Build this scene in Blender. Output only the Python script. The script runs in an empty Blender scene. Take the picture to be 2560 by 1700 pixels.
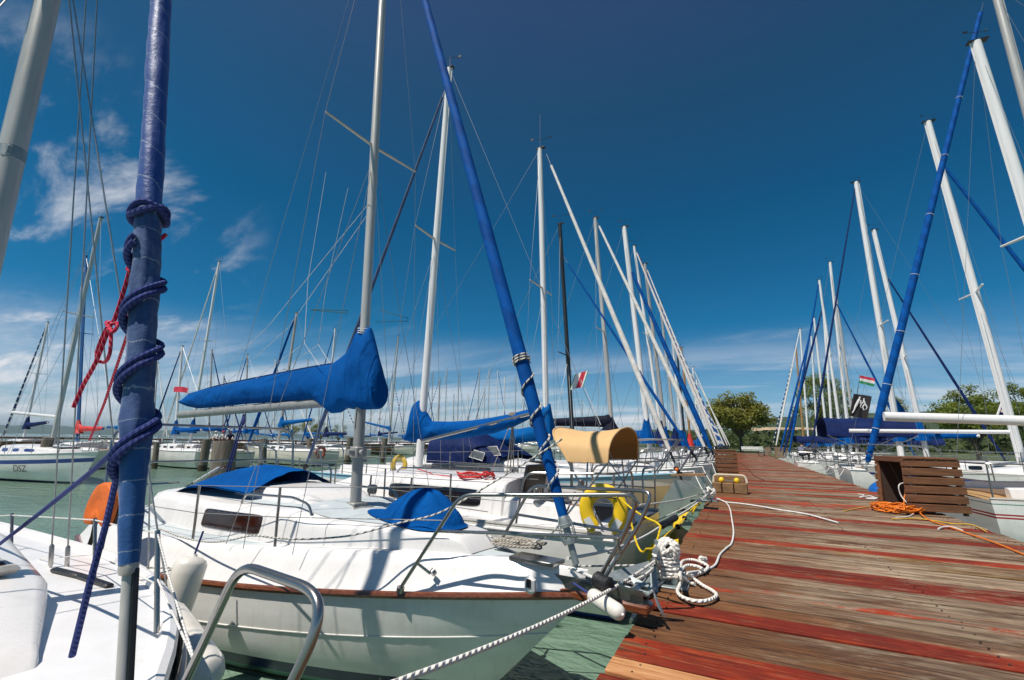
import bpy, math, random
from mathutils import Vector, Matrix
random.seed(7)
R_ = math.radians
# ------------------------------------------------------------------ camera
FPX, CXP, CYP = 1138.0, 1280.0, 850.0          # focal length in photo pixels, photo centre
def _d(x, y): return Vector(((x-CXP)/FPX, -(y-CYP)/FPX, -1.0))
_P = _d(1853, 1116).normalized()               # the pier runs along world +Y
_U = Vector((.018, 1, -.224)); _U = (_U-_P*_U.dot(_P)).normalized()
_X = _P.cross(_U).normalized()
CAM_R = Matrix((_X, _P, _U))
CAM = Vector((0, 0, 1.7))                      # water is z=0, pier deck z=0.7
def ray(x, y): return CAM_R @ _d(x, y)
def aty(x, y, Y): r = ray(x, y); return CAM + r*((Y-CAM.y)/r.y)
def atx(x, y, X): r = ray(x, y); return CAM + r*((X-CAM.x)/r.x)
def atz(x, y, Z): r = ray(x, y); return CAM + r*((Z-CAM.z)/r.z)
scene = bpy.context.scene
COL = scene.collection
cd = bpy.data.cameras.new('camera'); cam = bpy.data.objects.new('camera', cd); COL.objects.link(cam)
cd.sensor_width = 36; cd.lens = FPX/2560*36; cd.clip_start = .05; cd.clip_end = 20000
cam.matrix_world = Matrix.Translation(CAM) @ CAM_R.to_4x4()
scene.camera = cam
# ------------------------------------------------------------------ light
SUN = Vector((-.23, -.42, .88)).normalized()   # towards the sun
sl = bpy.data.lights.new('sun', 'SUN'); sl.energy = 4.8; sl.angle = R_(.5); sl.color = (1, .945, .87)
so = bpy.data.objects.new('sun', sl); COL.objects.link(so)
so.rotation_euler = SUN.to_track_quat('Z', 'Y').to_euler(); so.location = (0, 0, 30)
scene.view_settings.view_transform = 'Standard'; scene.view_settings.look = 'None'
scene.view_settings.gamma = 1; scene.view_settings.exposure = .14
w = bpy.data.worlds.new('World'); scene.world = w; w.use_nodes = True
nt = w.node_tree; N = nt.nodes; LK = nt.links.new
for n in list(N): N.remove(n)
out = N.new('ShaderNodeOutputWorld'); bg = N.new('ShaderNodeBackground')
sky = N.new('ShaderNodeTexSky'); sky.sky_type = 'NISHITA'; sky.sun_disc = False
sky.sun_elevation = math.asin(SUN.z); sky.sun_rotation = math.atan2(SUN.x, SUN.y)
sky.altitude = 100; sky.air_density = 1.0; sky.dust_density = .6; sky.ozone_density = 2.2
def wmath(op, a, b=None):
    n = N.new('ShaderNodeMath'); n.operation = op; n.use_clamp = False
    for i, v in enumerate((a, b)):
        if v is None: continue
        if isinstance(v, (int, float)): n.inputs[i].default_value = v
        else: LK(v, n.inputs[i])
    return n.outputs[0]
def wsmooth(v, a, b):
    n = N.new('ShaderNodeMapRange'); n.interpolation_type = 'SMOOTHSTEP'
    LK(v, n.inputs[0]); n.inputs[1].default_value = a; n.inputs[2].default_value = b
    return n.outputs[0]
tc = N.new('ShaderNodeTexCoord'); sx = N.new('ShaderNodeSeparateXYZ'); LK(tc.outputs['Generated'], sx.inputs[0])
zz = sx.outputs[2]
cx = wmath('DIVIDE', sx.outputs[0], wmath('ADD', zz, .12)); cy = wmath('DIVIDE', sx.outputs[1], wmath('ADD', zz, .12))
cmb = N.new('ShaderNodeCombineXYZ'); LK(cx, cmb.inputs[0]); LK(cy, cmb.inputs[1])
def wnoise(scale, detail, stretch, rot=0, rough=.6, off=(0, 0, 0)):
    mp = N.new('ShaderNodeMapping'); mp.inputs['Scale'].default_value = stretch
    mp.inputs['Rotation'].default_value = (0, 0, rot); mp.inputs['Location'].default_value = off
    LK(cmb.outputs[0], mp.inputs[0])
    n = N.new('ShaderNodeTexNoise'); n.inputs['Scale'].default_value = scale; n.inputs['Detail'].default_value = detail
    n.inputs['Roughness'].default_value = rough; n.inputs['Distortion'].default_value = .4
    LK(mp.outputs[0], n.inputs[0]); return n.outputs[0]
def dirmask(px, py, c0, c1):
    d = ray(px, py).normalized()
    n = N.new('ShaderNodeVectorMath'); n.operation = 'DOT_PRODUCT'; n.inputs[1].default_value = d
    LK(tc.outputs['Generated'], n.inputs[0]); return wsmooth(n.outputs['Value'], c0, c1)
# streaky cumulus remnants on the left of the view
wisps = wmath('MULTIPLY', wsmooth(wnoise(1.15, 9, (1.0, 2.4, 1), R_(62), .62, (2.3, .4, 0)), .50, .75), dirmask(85, 570, .945, .990))
wisps2 = wmath('MULTIPLY', wsmooth(wnoise(1.3, 8, (.6, 2.2, 1), R_(20), .6, (5.1, 2.2, 0)), .56, .8), wsmooth(zz, .30, .12))
band = wmath('MULTIPLY', wsmooth(wnoise(.55, 7, (.55, 1.6, 1), R_(5), .6, (.6, 3.3, 0)), .40, .72), wmath('MULTIPLY', wsmooth(zz, .235, .10), wsmooth(zz, .0, .05)))
cl = wmath('MINIMUM', wmath('ADD', wmath('ADD', wmath('MULTIPLY', wisps, .85), wmath('MULTIPLY', wisps2, .35)), wmath('MULTIPLY', band, .85)), 1.0)
ramp = N.new('ShaderNodeValToRGB'); LK(zz, ramp.inputs[0])        # a polarised sky: deeper blue well above the horizon
er = ramp.color_ramp.elements; er[0].position = 0.0; er[0].color = (.60, .72, .98, 1); er[1].position = .80; er[1].color = (.30, .40, .52, 1)
for p_, c_ in ((.10, (.42, .67, .83, 1)), (.24, (.055, .48, .67, 1)), (.45, (.035, .42, .58, 1)), (.62, (.12, .40, .51, 1))):
    e_ = er.new(p_); e_.color = c_
hsv = N.new('ShaderNodeMix'); hsv.data_type = 'RGBA'; hsv.blend_type = 'MULTIPLY'; hsv.inputs['Factor'].default_value = 1
LK(sky.outputs[0], hsv.inputs['A']); LK(ramp.outputs[0], hsv.inputs['B'])
mix = N.new('ShaderNodeMix'); mix.data_type = 'RGBA'; LK(cl, mix.inputs['Factor']); LK(hsv.outputs['Result'], mix.inputs['A'])
mix.inputs['B'].default_value = (7.2, 7.3, 7.6, 1)
LK(mix.outputs['Result'], bg.inputs['Color']); bg.inputs['Strength'].default_value = .1
LK(bg.outputs[0], out.inputs['Surface'])

# ------------------------------------------------------------------ materials
MATS = {}
def newmat(name):
    m = bpy.data.materials.new(name); m.use_nodes = True
    b = m.node_tree.nodes['Principled BSDF']; return m, m.node_tree, b
def pm(name, col, rough=.5, metal=0.0, var=.12, vscale=4, stretch=(1, 1, 1), bump=0.0, bscale=60, coat=0.0, dark=None, sheen=0.0, coord='Object', rvar=.0, grime=0.0):
    """plain procedural surface: colour varied by a noise, optional bump, optional second colour in blotches"""
    if name in MATS: return MATS[name]
    m, t, b = newmat(name); n = t.nodes; L = t.links.new
    tcn = n.new('ShaderNodeTexCoord'); mp = n.new('ShaderNodeMapping'); mp.inputs['Scale'].default_value = stretch
    L(tcn.outputs[coord], mp.inputs[0])
    no = n.new('ShaderNodeTexNoise'); no.inputs['Scale'].default_value = vscale; no.inputs['Detail'].default_value = 6; no.inputs['Roughness'].default_value = .62
    L(mp.outputs[0], no.inputs[0])
    cr = n.new('ShaderNodeValToRGB'); c2 = dark if dark else tuple(c*(1-var*2) for c in col)
    cr.color_ramp.elements[0].position = .30; cr.color_ramp.elements[0].color = (*c2, 1)
    cr.color_ramp.elements[1].position = .62; cr.color_ramp.elements[1].color = (*col, 1)
    L(no.outputs[0], cr.inputs[0]); L(cr.outputs[0], b.inputs['Base Color'])
    if grime:     # rain streaks and rubbed dirt with a shape of their own
        m2 = n.new('ShaderNodeMapping'); m2.inputs['Scale'].default_value = (7, 7, .7); L(tcn.outputs[coord], m2.inputs[0])
        g1 = n.new('ShaderNodeTexNoise'); g1.inputs['Scale'].default_value = 1.6; g1.inputs['Detail'].default_value = 8; g1.inputs['Roughness'].default_value = .72; L(m2.outputs[0], g1.inputs[0])
        g2 = n.new('ShaderNodeTexNoise'); g2.inputs['Scale'].default_value = 11; g2.inputs['Detail'].default_value = 8; g2.inputs['Roughness'].default_value = .75; L(tcn.outputs[coord], g2.inputs[0])
        a1 = n.new('ShaderNodeMapRange'); a1.inputs[1].default_value = .52; a1.inputs[2].default_value = .78; a1.inputs[4].default_value = grime; L(g1.outputs[0], a1.inputs[0])
        a2 = n.new('ShaderNodeMapRange'); a2.inputs[1].default_value = .60; a2.inputs[2].default_value = .76; a2.inputs[4].default_value = grime*1.2; L(g2.outputs[0], a2.inputs[0])
        ad = n.new('ShaderNodeMath'); ad.operation = 'ADD'; ad.use_clamp = True; L(a1.outputs[0], ad.inputs[0]); L(a2.outputs[0], ad.inputs[1])
        mg_ = n.new('ShaderNodeMix'); mg_.data_type = 'RGBA'; L(ad.outputs[0], mg_.inputs['Factor']); L(cr.outputs[0], mg_.inputs['A']); mg_.inputs['B'].default_value = (.30, .255, .19, 1); L(mg_.outputs['Result'], b.inputs['Base Color'])
    b.inputs['Roughness'].default_value = rough; b.inputs['Metallic'].default_value = metal
    if rvar:
        mr = n.new('ShaderNodeMapRange'); mr.inputs[3].default_value = rough-rvar; mr.inputs[4].default_value = rough+rvar
        L(no.outputs[0], mr.inputs[0]); L(mr.outputs[0], b.inputs['Roughness'])
    if coat: b.inputs['Coat Weight'].default_value = coat; b.inputs['Coat Roughness'].default_value = .12
    if sheen: b.inputs['Sheen Weight'].default_value = sheen
    if bump:
        nb = n.new('ShaderNodeTexNoise'); nb.inputs['Scale'].default_value = bscale; nb.inputs['Detail'].default_value = 5
        L(mp.outputs[0], nb.inputs[0]); bp = n.new('ShaderNodeBump'); bp.inputs['Strength'].default_value = bump; bp.inputs['Distance'].default_value = .02
        L(nb.outputs[0], bp.inputs['Height']); L(bp.outputs[0], b.inputs['Normal'])
    MATS[name] = m; return m
gel = pm('white_gelcoat', (.80, .775, .745), .28, var=.05, vscale=3, stretch=(1, 1, .35), coat=.25, rvar=.08, grime=.22)
gel_hull = pm('hull_gelcoat', (.78, .765, .725), .32, var=.07, vscale=2.2, stretch=(.7, .7, 2.2), coat=.08, dark=(.64, .63, .58), rvar=.08, grime=.30)
cream = pm('cream_gelcoat', (.72, .67, .56), .32, var=.06, vscale=2, stretch=(.6, .6, 2), coat=.3)
shade_tan_hull = pm('shaded_sand_hull', (.64, .475, .30), .3, var=.06, vscale=2, coat=.3)  # warm tone of a hull side in shade, put into the base colour
nonskid = pm('nonskid_deck', (.52, .57, .58), .62, var=.05, vscale=9, bump=.25, bscale=420)
grey_deck = pm('pale_deck_paint', (.74, .73, .70), .5, var=.05, vscale=6, bump=.12, bscale=300)
bluehull = pm('blue_hull_stripe', (.02, .05, .22), .35, var=.1)
navy = pm('navy_boot_stripe', (.012, .025, .075), .4, var=.15)
redp = pm('red_hull_stripe', (.35, .03, .025), .4, var=.1)
maroon = pm('maroon_antifouling', (.12, .02, .018), .6, var=.2)
greenp = pm('green_hull_stripe', (.09, .22, .17), .4, var=.1)
ltblue = pm('light_blue_stripe', (.28, .50, .62), .4, var=.06)
antif = pm('waterline_growth', (.10, .11, .07), .8, var=.25, vscale=20)
glass = pm('smoked_acrylic', (.012, .011, .014), .08, var=.2, coat=.5)
brownglass = pm('brown_acrylic', (.028, .008, .006), .10, var=.35, vscale=6, coat=.4)
steel = pm('stainless_steel', (.34, .335, .325), .25, .9, var=.05, vscale=8, rvar=.03)
dull = pm('galvanised_steel', (.36, .41, .41), .5, .55, var=.18, vscale=14, rvar=.1)
alu = pm('anodised_mast', (.58, .55, .50), .34, .30, var=.08, vscale=5, stretch=(4, 4, .3), rvar=.06)
alu_grey = pm('grey_mast_alloy', (.34, .335, .315), .48, .25, var=.14, vscale=6, stretch=(4, 4, .4))
whitemast = pm('white_mast_paint', (.80, .785, .76), .3, var=.05, vscale=6, stretch=(4, 4, .3), coat=.25)
greymast = pm('warm_grey_mast', (.50, .46, .42), .45, .3, var=.1, vscale=6, stretch=(4, 4, .4))
darkmast = pm('charcoal_mast', (.03, .034, .036), .4, .2, var=.2, vscale=6)
woodmast = pm('varnished_spar', (.42, .22, .07), .35, var=.2, vscale=8, stretch=(6, 6, .5), coat=.3)
wire = pm('rigging_wire', (.45, .44, .42), .38, .85, var=.1, vscale=40)
mahog = pm('varnished_mahogany', (.20, .058, .020), .30, var=.3, vscale=12, stretch=(.8, 8, 8), coat=.5, dark=(.07, .018, .008))
blackp = pm('black_plastic', (.012, .012, .013), .42, var=.2)
rubber = pm('black_rubber', (.01, .01, .011), .6, var=.25, bump=.3, bscale=80)
fenderw = pm('white_vinyl_fender', (.74, .71, .64), .36, var=.08, vscale=6, coat=.2, dark=(.60, .56, .47), grime=.35)
fendert = pm('tan_vinyl_fender', (.70, .50, .26), .4, var=.1, vscale=8)
fenderb = pm('blue_vinyl_fender', (.012, .12, .42), .3, var=.12, coat=.3)
yellow = pm('yellow_foam', (.88, .57, .012), .48, var=.08, vscale=6, bump=.1, bscale=120)
yellowd = pm('faded_yellow_vinyl', (.62, .42, .05), .5, var=.12, vscale=8)
orange = pm('orange_nylon', (.85, .17, .012), .5, var=.15, vscale=5, bump=.15, bscale=30)
orangec = pm('orange_cable', (.80, .20, .012), .45, var=.12, vscale=12)
redc = pm('red_canvas', (.62, .03, .022), .6, var=.15, vscale=6, bump=.2, bscale=30)
def fabric(name, col, dark=None, scale=3.0, bump=.55, rough=.62, weave=True):
    if name in MATS: return MATS[name]
    m, t, b = newmat(name); n = t.nodes; L = t.links.new
    tcn = n.new('ShaderNodeTexCoord')
    no = n.new('ShaderNodeTexNoise'); no.inputs['Scale'].default_value = scale*.6; no.inputs['Detail'].default_value = 5; L(tcn.outputs['Object'], no.inputs[0])
    cr = n.new('ShaderNodeValToRGB'); d = dark or tuple(c*.78 for c in col)
    cr.color_ramp.elements[0].position = .32; cr.color_ramp.elements[0].color = (*d, 1); cr.color_ramp.elements[1].position = .66; cr.color_ramp.elements[1].color = (*col, 1)
    L(no.outputs[0], cr.inputs[0]); L(cr.outputs[0], b.inputs['Base Color'])
    b.inputs['Roughness'].default_value = rough; b.inputs['Specular IOR Level'].default_value = .08
    mp = n.new('ShaderNodeMapping'); mp.inputs['Scale'].default_value = (1, 1, .55); mp.inputs['Rotation'].default_value = (.3, .5, .2); L(tcn.outputs['Object'], mp.inputs[0])
    nb = n.new('ShaderNodeTexNoise'); nb.inputs['Scale'].default_value = scale*1.5; nb.inputs['Detail'].default_value = 3; nb.inputs['Distortion'].default_value = .9; L(mp.outputs[0], nb.inputs[0])
    bp = n.new('ShaderNodeBump'); bp.inputs['Strength'].default_value = bump; bp.inputs['Distance'].default_value = .09; L(nb.outputs[0], bp.inputs['Height'])
    L(bp.outputs[0], b.inputs['Normal'])
    MATS[name] = m; return m
blue = fabric('blue_sail_canvas', (.0, .078, .30), (.0, .058, .225), bump=.45, rough=.85)
blue2 = fabric('blue_canvas_faded', (.002, .105, .34), (.001, .082, .27), bump=.3, rough=.85)
navyc = fabric('navy_canvas', (.010, .022, .095), (.006, .014, .06))
blackc = fabric('black_canvas', (.008, .010, .022), None)
beige = fabric('tan_bimini_canvas', (.68, .44, .21), (.60, .385, .18), scale=2.2, bump=.35)
whitec = fabric('white_sailcloth', (.74, .72, .68), (.62, .60, .56))
greyc = fabric('grey_sailcloth', (.55, .53, .50), None)
def banded(name, cols, period, twist=1.0, axis_uv=True, rough=.55, frac=.5, seam=None, bump=.3):
    """cloth wound round a stay: spiral bands of two colours along the UV of the tube (u in metres, v round it)"""
    if name in MATS: return MATS[name]
    m, t, b = newmat(name); n = t.nodes; L = t.links.new
    uv = n.new('ShaderNodeUVMap'); s = n.new('ShaderNodeSeparateXYZ'); L(uv.outputs[0], s.inputs[0])
    def mth(op, a, c=None):
        q = n.new('ShaderNodeMath'); q.operation = op
        for i, v in enumerate((a, c)):
            if v is None: continue
            if isinstance(v, (int, float)): q.inputs[i].default_value = v
            else: L(v, q.inputs[i])
        return q.outputs[0]
    ph = mth('FRACT', mth('ADD', mth('MULTIPLY', s.outputs[0], 1/period), mth('MULTIPLY', s.outputs[1], twist)))
    lt = mth('LESS_THAN', ph, frac)
    mx = n.new('ShaderNodeMix'); mx.data_type = 'RGBA'; L(lt, mx.inputs['Factor']); mx.inputs['A'].default_value = (*cols[0], 1); mx.inputs['B'].default_value = (*cols[1], 1)
    tcn = n.new('ShaderNodeTexCoord'); no = n.new('ShaderNodeTexNoise'); no.inputs['Scale'].default_value = 14; no.inputs['Detail'].default_value = 5; L(tcn.outputs['Object'], no.inputs[0])
    m2 = n.new('ShaderNodeMix'); m2.data_type = 'RGBA'; m2.blend_type = 'MULTIPLY'; m2.inputs['Factor'].default_value = .5
    L(mx.outputs['Result'], m2.inputs['A']); L(no.outputs[0], m2.inputs['B']); 
    g = n.new('ShaderNodeMix'); g.data_type = 'RGBA'; g.blend_type = 'MULTIPLY'; g.inputs['Factor'].default_value = 1; g.inputs['B'].default_value = (1.3, 1.3, 1.3, 1)
    L(m2.outputs['Result'], g.inputs['A']); L(g.outputs['Result'], b.inputs['Base Color'])
    b.inputs['Roughness'].default_value = rough; b.inputs['Specular IOR Level'].default_value = .12
    if bump:
        tri = mth('ABSOLUTE', mth('SUBTRACT', ph, .5)); bp = n.new('ShaderNodeBump'); bp.inputs['Strength'].default_value = bump; bp.inputs['Distance'].default_value = .012
        L(mth('ADD', tri, mth('MULTIPLY', no.outputs[0], .25)), bp.inputs['Height']); L(bp.outputs[0], b.inputs['Normal'])
    MATS[name] = m; return m
furl_blue = banded('furled_blue_cover', ((.0, .082, .33), (.0, .060, .25)), .42, 1.0, bump=.8, rough=.75)
furl_navy = banded('furled_dark_blue_cover', ((.010, .03, .13), (.007, .02, .09)), .4, 1.0)
furl_white = banded('furled_white_sail', ((.78, .75, .70), (.70, .67, .61)), .35, 1.0, bump=.5)
furl_bluewhite = banded('blue_and_white_wound_sail', ((.02, .10, .30), (.75, .74, .72)), .42, 1.0, frac=.35)
furl_red = banded('red_and_white_wound_sail', ((.72, .68, .63), (.62, .04, .03)), 60, 1.0, frac=.36)
furl_dash = banded('dashed_blue_stay', ((.02, .05, .16), (.7, .7, .7)), .5, 0.0, frac=.3)
rope_w = banded('white_twisted_rope', ((.80, .765, .70), (.69, .65, .575)), .034, 2.0, frac=.24, bump=1.0, rough=.8)
rope_p = banded('white_braided_line', ((.74, .72, .68), (.62, .60, .56)), .02, 2.0, frac=.3, bump=.5, rough=.8)
rope_f = banded('flecked_grey_line', ((.58, .56, .51), (.06, .06, .07)), .05, 1.0, frac=.28, bump=.5, rough=.8)
rope_r = banded('red_braided_line', ((.55, .02, .06), (.62, .16, .20)), .022, 2.0, frac=.25, bump=.7, rough=.75)
rope_b = banded('faded_navy_line', ((.040, .055, .19), (.055, .070, .215)), .014, 2.0, frac=.3, bump=.5, rough=.8)
rope_g = banded('weathered_grey_rope', ((.42, .38, .32), (.28, .25, .20)), .03, 3.0, frac=.3, bump=.8, rough=.85)
rope_y = banded('yellow_line', ((.80, .56, .02), (.70, .45, .02)), .03, 3.0, frac=.3, bump=.6, rough=.7)

# ------------------------------------------------------------------ mesh building
class MB:
    def __init__(s): s.v = []; s.f = []; s.mi = []; s.uv = []; s.sm = []
    def face(s, idx, mat=0, uv=None, sm=True):
        s.f.append(tuple(idx)); s.mi.append(mat); s.uv.append(uv); s.sm.append(sm)
    def grid(s, rows, mat=0, cu=False, cv=False, uvs=True, sm=True, matfn=None):
        n = len(s.v); nr = len(rows); nc = len(rows[0])
        for r in rows:
            for p in r: s.v.append(tuple(p))
        for i in range(nr if cu else nr-1):
            for j in range(nc if cv else nc-1):
                a = n+i*nc+j; b = n+i*nc+(j+1) % nc; c = n+((i+1) % nr)*nc+(j+1) % nc; d = n+((i+1) % nr)*nc+j
                s.face((a, b, c, d), matfn(i, j) if matfn else mat, ((i/nr, j/nc), (i/nr, (j+1)/nc), ((i+1)/nr, (j+1)/nc), ((i+1)/nr, j/nc)), sm)
        return s
    def tube(s, pts, r, n=8, mat=0, closed=False, cap=True, flat=1.0):
        pts = [Vector(p) for p in pts]; m = len(pts)
        rs = r if isinstance(r, (list, tuple)) else [r]*m
        tang = []
        for i in range(m):
            if closed: t = pts[(i+1) % m]-pts[i-1]
            else: t = pts[min(i+1, m-1)]-pts[max(i-1, 0)]
            tang.append(t.normalized() if t.length > 1e-9 else Vector((0, 0, 1)))
        up = Vector((0, 0, 1)) if abs(tang[0].z) < .9 else Vector((1, 0, 0))
        nx = (up-tang[0]*up.dot(tang[0])).normalized(); base = len(s.v); u = 0; us = []
        for i in range(m):
            if i:
                u += (pts[i]-pts[i-1]).length
                nx = nx-tang[i]*nx.dot(tang[i])
                nx = nx.normalized() if nx.length > 1e-6 else tang[i].orthogonal().normalized()
            us.append(u); ny = tang[i].cross(nx)
            for k in range(n):
                a = 2*math.pi*k/n
                s.v.append(tuple(pts[i]+nx*(math.cos(a)*rs[i]*flat)+ny*(math.sin(a)*rs[i])))
        for i in range(m if closed else m-1):
            i2 = (i+1) % m; u2 = us[i2] if i2 else us[-1]+(pts[0]-pts[-1]).length
            for k in range(n):
                k2 = (k+1) % n
                s.face((base+i*n+k, base+i*n+k2, base+i2*n+k2, base+i2*n+k), mat, ((us[i], k/n), (us[i], (k+1)/n), (u2, (k+1)/n), (u2, k/n)))
        if cap and not closed:
            s.face([base+k for k in range(n)][::-1], mat, None, False); s.face([base+(m-1)*n+k for k in range(n)], mat, None, False)
        return s
    def box(s, c, size, rot=None, mat=0, taper=1.0, bev=0.0):
        c = Vector(c); hx, hy, hz = (q/2 for q in size)
        if bev: bev = min(bev, hx*.9, hy*.9, hz*.9)
        rows = []
        prof = [(-hz, 1)] if not bev else [(-hz, 0), (-hz+bev, 1)]
        prof += [(hz, 1)] if not bev else [(hz-bev, 1), (hz, 0)]
        for z, k in prof:
            t = taper if z > 0 else 1.0; b = bev*(1-k) if bev else 0
            ax = (hx-b)*t; ay = (hy-b)*t
            if bev:
                e = bev*.7 if k else 0
                q = [(ax, ay-e), (ax-e, ay), (-ax+e, ay), (-ax, ay-e), (-ax, -ay+e), (-ax+e, -ay), (ax-e, -ay), (ax, -ay+e)]
            else: q = [(ax, ay), (-ax, ay), (-ax, -ay), (ax, -ay)]
            rows.append([c+(rot @ Vector((x, y, z)) if rot else Vector((x, y, z))) for x, y in q])
        n0 = len(s.v); s.grid(rows, mat, cv=True, sm=False); k = len(rows[0])
        s.face([n0+i for i in range(k)][::-1], mat, None, False); s.face([n0+(len(rows)-1)*k+i for i in range(k)], mat, None, False)
        return s
    def bar(s, a, b, w, h, mat=0, bev=0.0):
        a = Vector(a); b = Vector(b); d = b-a; q = d.to_track_quat('X', 'Z').to_matrix()
        return s.box((a+b)/2, (d.length, w, h), q, mat, bev=bev)
    def ball(s, c, r, n=14, m=9, mat=0, sc=(1, 1, 1), rot=None):
        c = Vector(c); rows = []
        for i in range(m+1):
            th = math.pi*i/m; rows.append([])
            for k in range(n):
                a = 2*math.pi*k/n; p = Vector((math.sin(th)*math.cos(a)*sc[0]*r, math.sin(th)*math.sin(a)*sc[1]*r, math.cos(th)*sc[2]*r))
                rows[-1].append(c+(rot @ p if rot else p))
        return s.grid(rows, mat, cv=True)
    def poly(s, pts, depth, mat=0):
        """flat outline given a thickness along the vector depth"""
        n = len(s.v); k = len(pts); d = Vector(depth)
        for p in pts: s.v.append(tuple(p))
        for p in pts: s.v.append(tuple(Vector(p)+d))
        s.face(list(range(n, n+k)), mat, None, False); s.face(list(range(n+k, n+2*k))[::-1], mat, None, False)
        for i in range(k): j = (i+1) % k; s.face((n+i, n+k+i, n+k+j, n+j), mat, None, False)
        return s
    def build(s, name, mats, parent=None, angle=38):
        me = bpy.data.meshes.new(name); me.from_pydata(s.v, [], s.f)
        if not isinstance(mats, (list, tuple)): mats = [mats]
        for m in mats: me.materials.append(m)
        me.polygons.foreach_set('material_index', s.mi); me.polygons.foreach_set('use_smooth', s.sm)
        ul = me.uv_layers.new(name='UVMap'); co = []
        for f, uv in zip(s.f, s.uv):
            if uv: 
                for q in uv: co += [q[0], q[1]]
            else: co += [0.0, 0.0]*len(f)
        ul.data.foreach_set('uv', co)
        me.validate(); me.update()
        try: me.set_sharp_from_angle(angle=R_(angle))
        except Exception: pass
        o = bpy.data.objects.new(name, me); COL.objects.link(o)
        if parent: o.parent = parent
        return o
def tag(o, label=None, cat=None, group=None, kind=None):
    for k, v in (('label', label), ('category', cat), ('group', group), ('kind', kind)):
        if v: o[k] = v
    return o
def empty(name, loc, rz, label, cat, group=None):
    o = bpy.data.objects.new(name, None); COL.objects.link(o); o.location = loc; o.rotation_euler = (0, 0, rz)
    o.empty_display_size = .3
    return tag(o, label, cat, group)
def crv(pts, k=6, closed=False):
    """Catmull-Rom through the points"""
    pts = [Vector(p) for p in pts]; n = len(pts); o = []
    for i in range(n if closed else n-1):
        p0 = pts[(i-1) % n] if closed or i else pts[0]*2-pts[1]; p1 = pts[i]; p2 = pts[(i+1) % n]; p3 = pts[(i+2) % n] if closed or i+2 < n else pts[-1]*2-pts[-2]
        for j in range(k):
            t = j/k
            o.append(.5*((2*p1)+(p2-p0)*t+(2*p0-5*p1+4*p2-p3)*t*t+(3*p1-p0-3*p2+p3)*t**3))
    if not closed: o.append(pts[-1])
    return o
def fil(pts, r, k=5):
    """polyline with rounded corners (bent tube)"""
    pts = [Vector(p) for p in pts]; o = [pts[0]]
    for i in range(1, len(pts)-1):
        a, b, c = pts[i-1], pts[i], pts[i+1]; d1 = min(r, (a-b).length*.48); d2 = min(r, (c-b).length*.48)
        p = b+(a-b).normalized()*d1; q = b+(c-b).normalized()*d2
        for j in range(k+1):
            t = j/k; o.append(p*(1-t)**2+b*2*t*(1-t)+q*t*t)
    o.append(pts[-1]); return o
def sag(a, b, s, k=10):
    a = Vector(a); b = Vector(b); return [a.lerp(b, i/k)-Vector((0, 0, s*4*(i/k)*(1-i/k))) for i in range(k+1)]
def line(name, pts, r, mat, label, cat='rope', group=None, n=7):
    o = MB().tube(pts, r, n).build(name, mat); return tag(o, label, cat, group)
Z = Vector((0, 0, 1))
# ------------------------------------------------------------------ setting: water, hills, shore
def water_mat():
    m, t, b = newmat('harbour_water'); n = t.nodes; L = t.links.new
    tcn = n.new('ShaderNodeTexCoord')
    b.inputs['Roughness'].default_value = .06; b.inputs['IOR'].default_value = 1.33; b.inputs['Specular IOR Level'].default_value = .5
    no = n.new('ShaderNodeTexNoise'); no.inputs['Scale'].default_value = .25; no.inputs['Detail'].default_value = 4; L(tcn.outputs['Object'], no.inputs[0])
    cr = n.new('ShaderNodeValToRGB'); cr.color_ramp.elements[0].position = .3; cr.color_ramp.elements[0].color = (.11, .185, .13, 1)
    cr.color_ramp.elements[1].position = .7; cr.color_ramp.elements[1].color = (.18, .27, .20, 1); L(no.outputs[0], cr.inputs[0]); L(cr.outputs[0], b.inputs['Base Color'])
    h = None
    for sc, st, rot, wgt in ((1.7, (1, 1.9, 1), .3, 1.0), (5.5, (1, 2.4, 1), -.25, .42), (17, (1, 1.5, 1), .7, .13)):
        mp = n.new('ShaderNodeMapping'); mp.inputs['Scale'].default_value = st; mp.inputs['Rotation'].default_value = (0, 0, rot+1.2); L(tcn.outputs['Object'], mp.inputs[0])
        q = n.new('ShaderNodeTexNoise'); q.inputs['Scale'].default_value = sc; q.inputs['Detail'].default_value = 2; q.inputs['Distortion'].default_value = .7; L(mp.outputs[0], q.inputs[0])
        mu = n.new('ShaderNodeMath'); mu.operation = 'MULTIPLY'; mu.inputs[1].default_value = wgt; L(q.outputs[0], mu.inputs[0])
        if h is None: h = mu.outputs[0]
        else:
            ad = n.new('ShaderNodeMath'); ad.operation = 'ADD'; L(h, ad.inputs[0]); L(mu.outputs[0], ad.inputs[1]); h = ad.outputs[0]
    bp = n.new('ShaderNodeBump'); bp.inputs['Strength'].default_value = .5; bp.inputs['Distance'].default_value = .12; L(h, bp.inputs['Height']); L(bp.outputs[0], b.inputs['Normal'])
    return m
mb = MB(); mb.grid([[(x, y, 0) for x in (-5500, -400, 400, 5500)] for y in (-600, -60, 300, 6500)], 0)
tag(mb.build('water', water_mat()), kind='structure')
forest = pm('wooded_hillside', (.045, .075, .028), .95, var=.25, vscale=.05, dark=(.018, .032, .014), bump=1.0, bscale=.2)
hill_far = pm('far_wooded_hills', (.055, .085, .05), 1.0, var=.15, vscale=.002, dark=(.035, .06, .035))
from mathutils import noise as MN
def fbm(x, y=0.0, z=0.0, o=4):
    v = 0; a = 1; f = 1
    for i in range(o): v += a*MN.noise(Vector((x*f, y*f, z*f))); a *= .5; f *= 2.1
    return v
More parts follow.
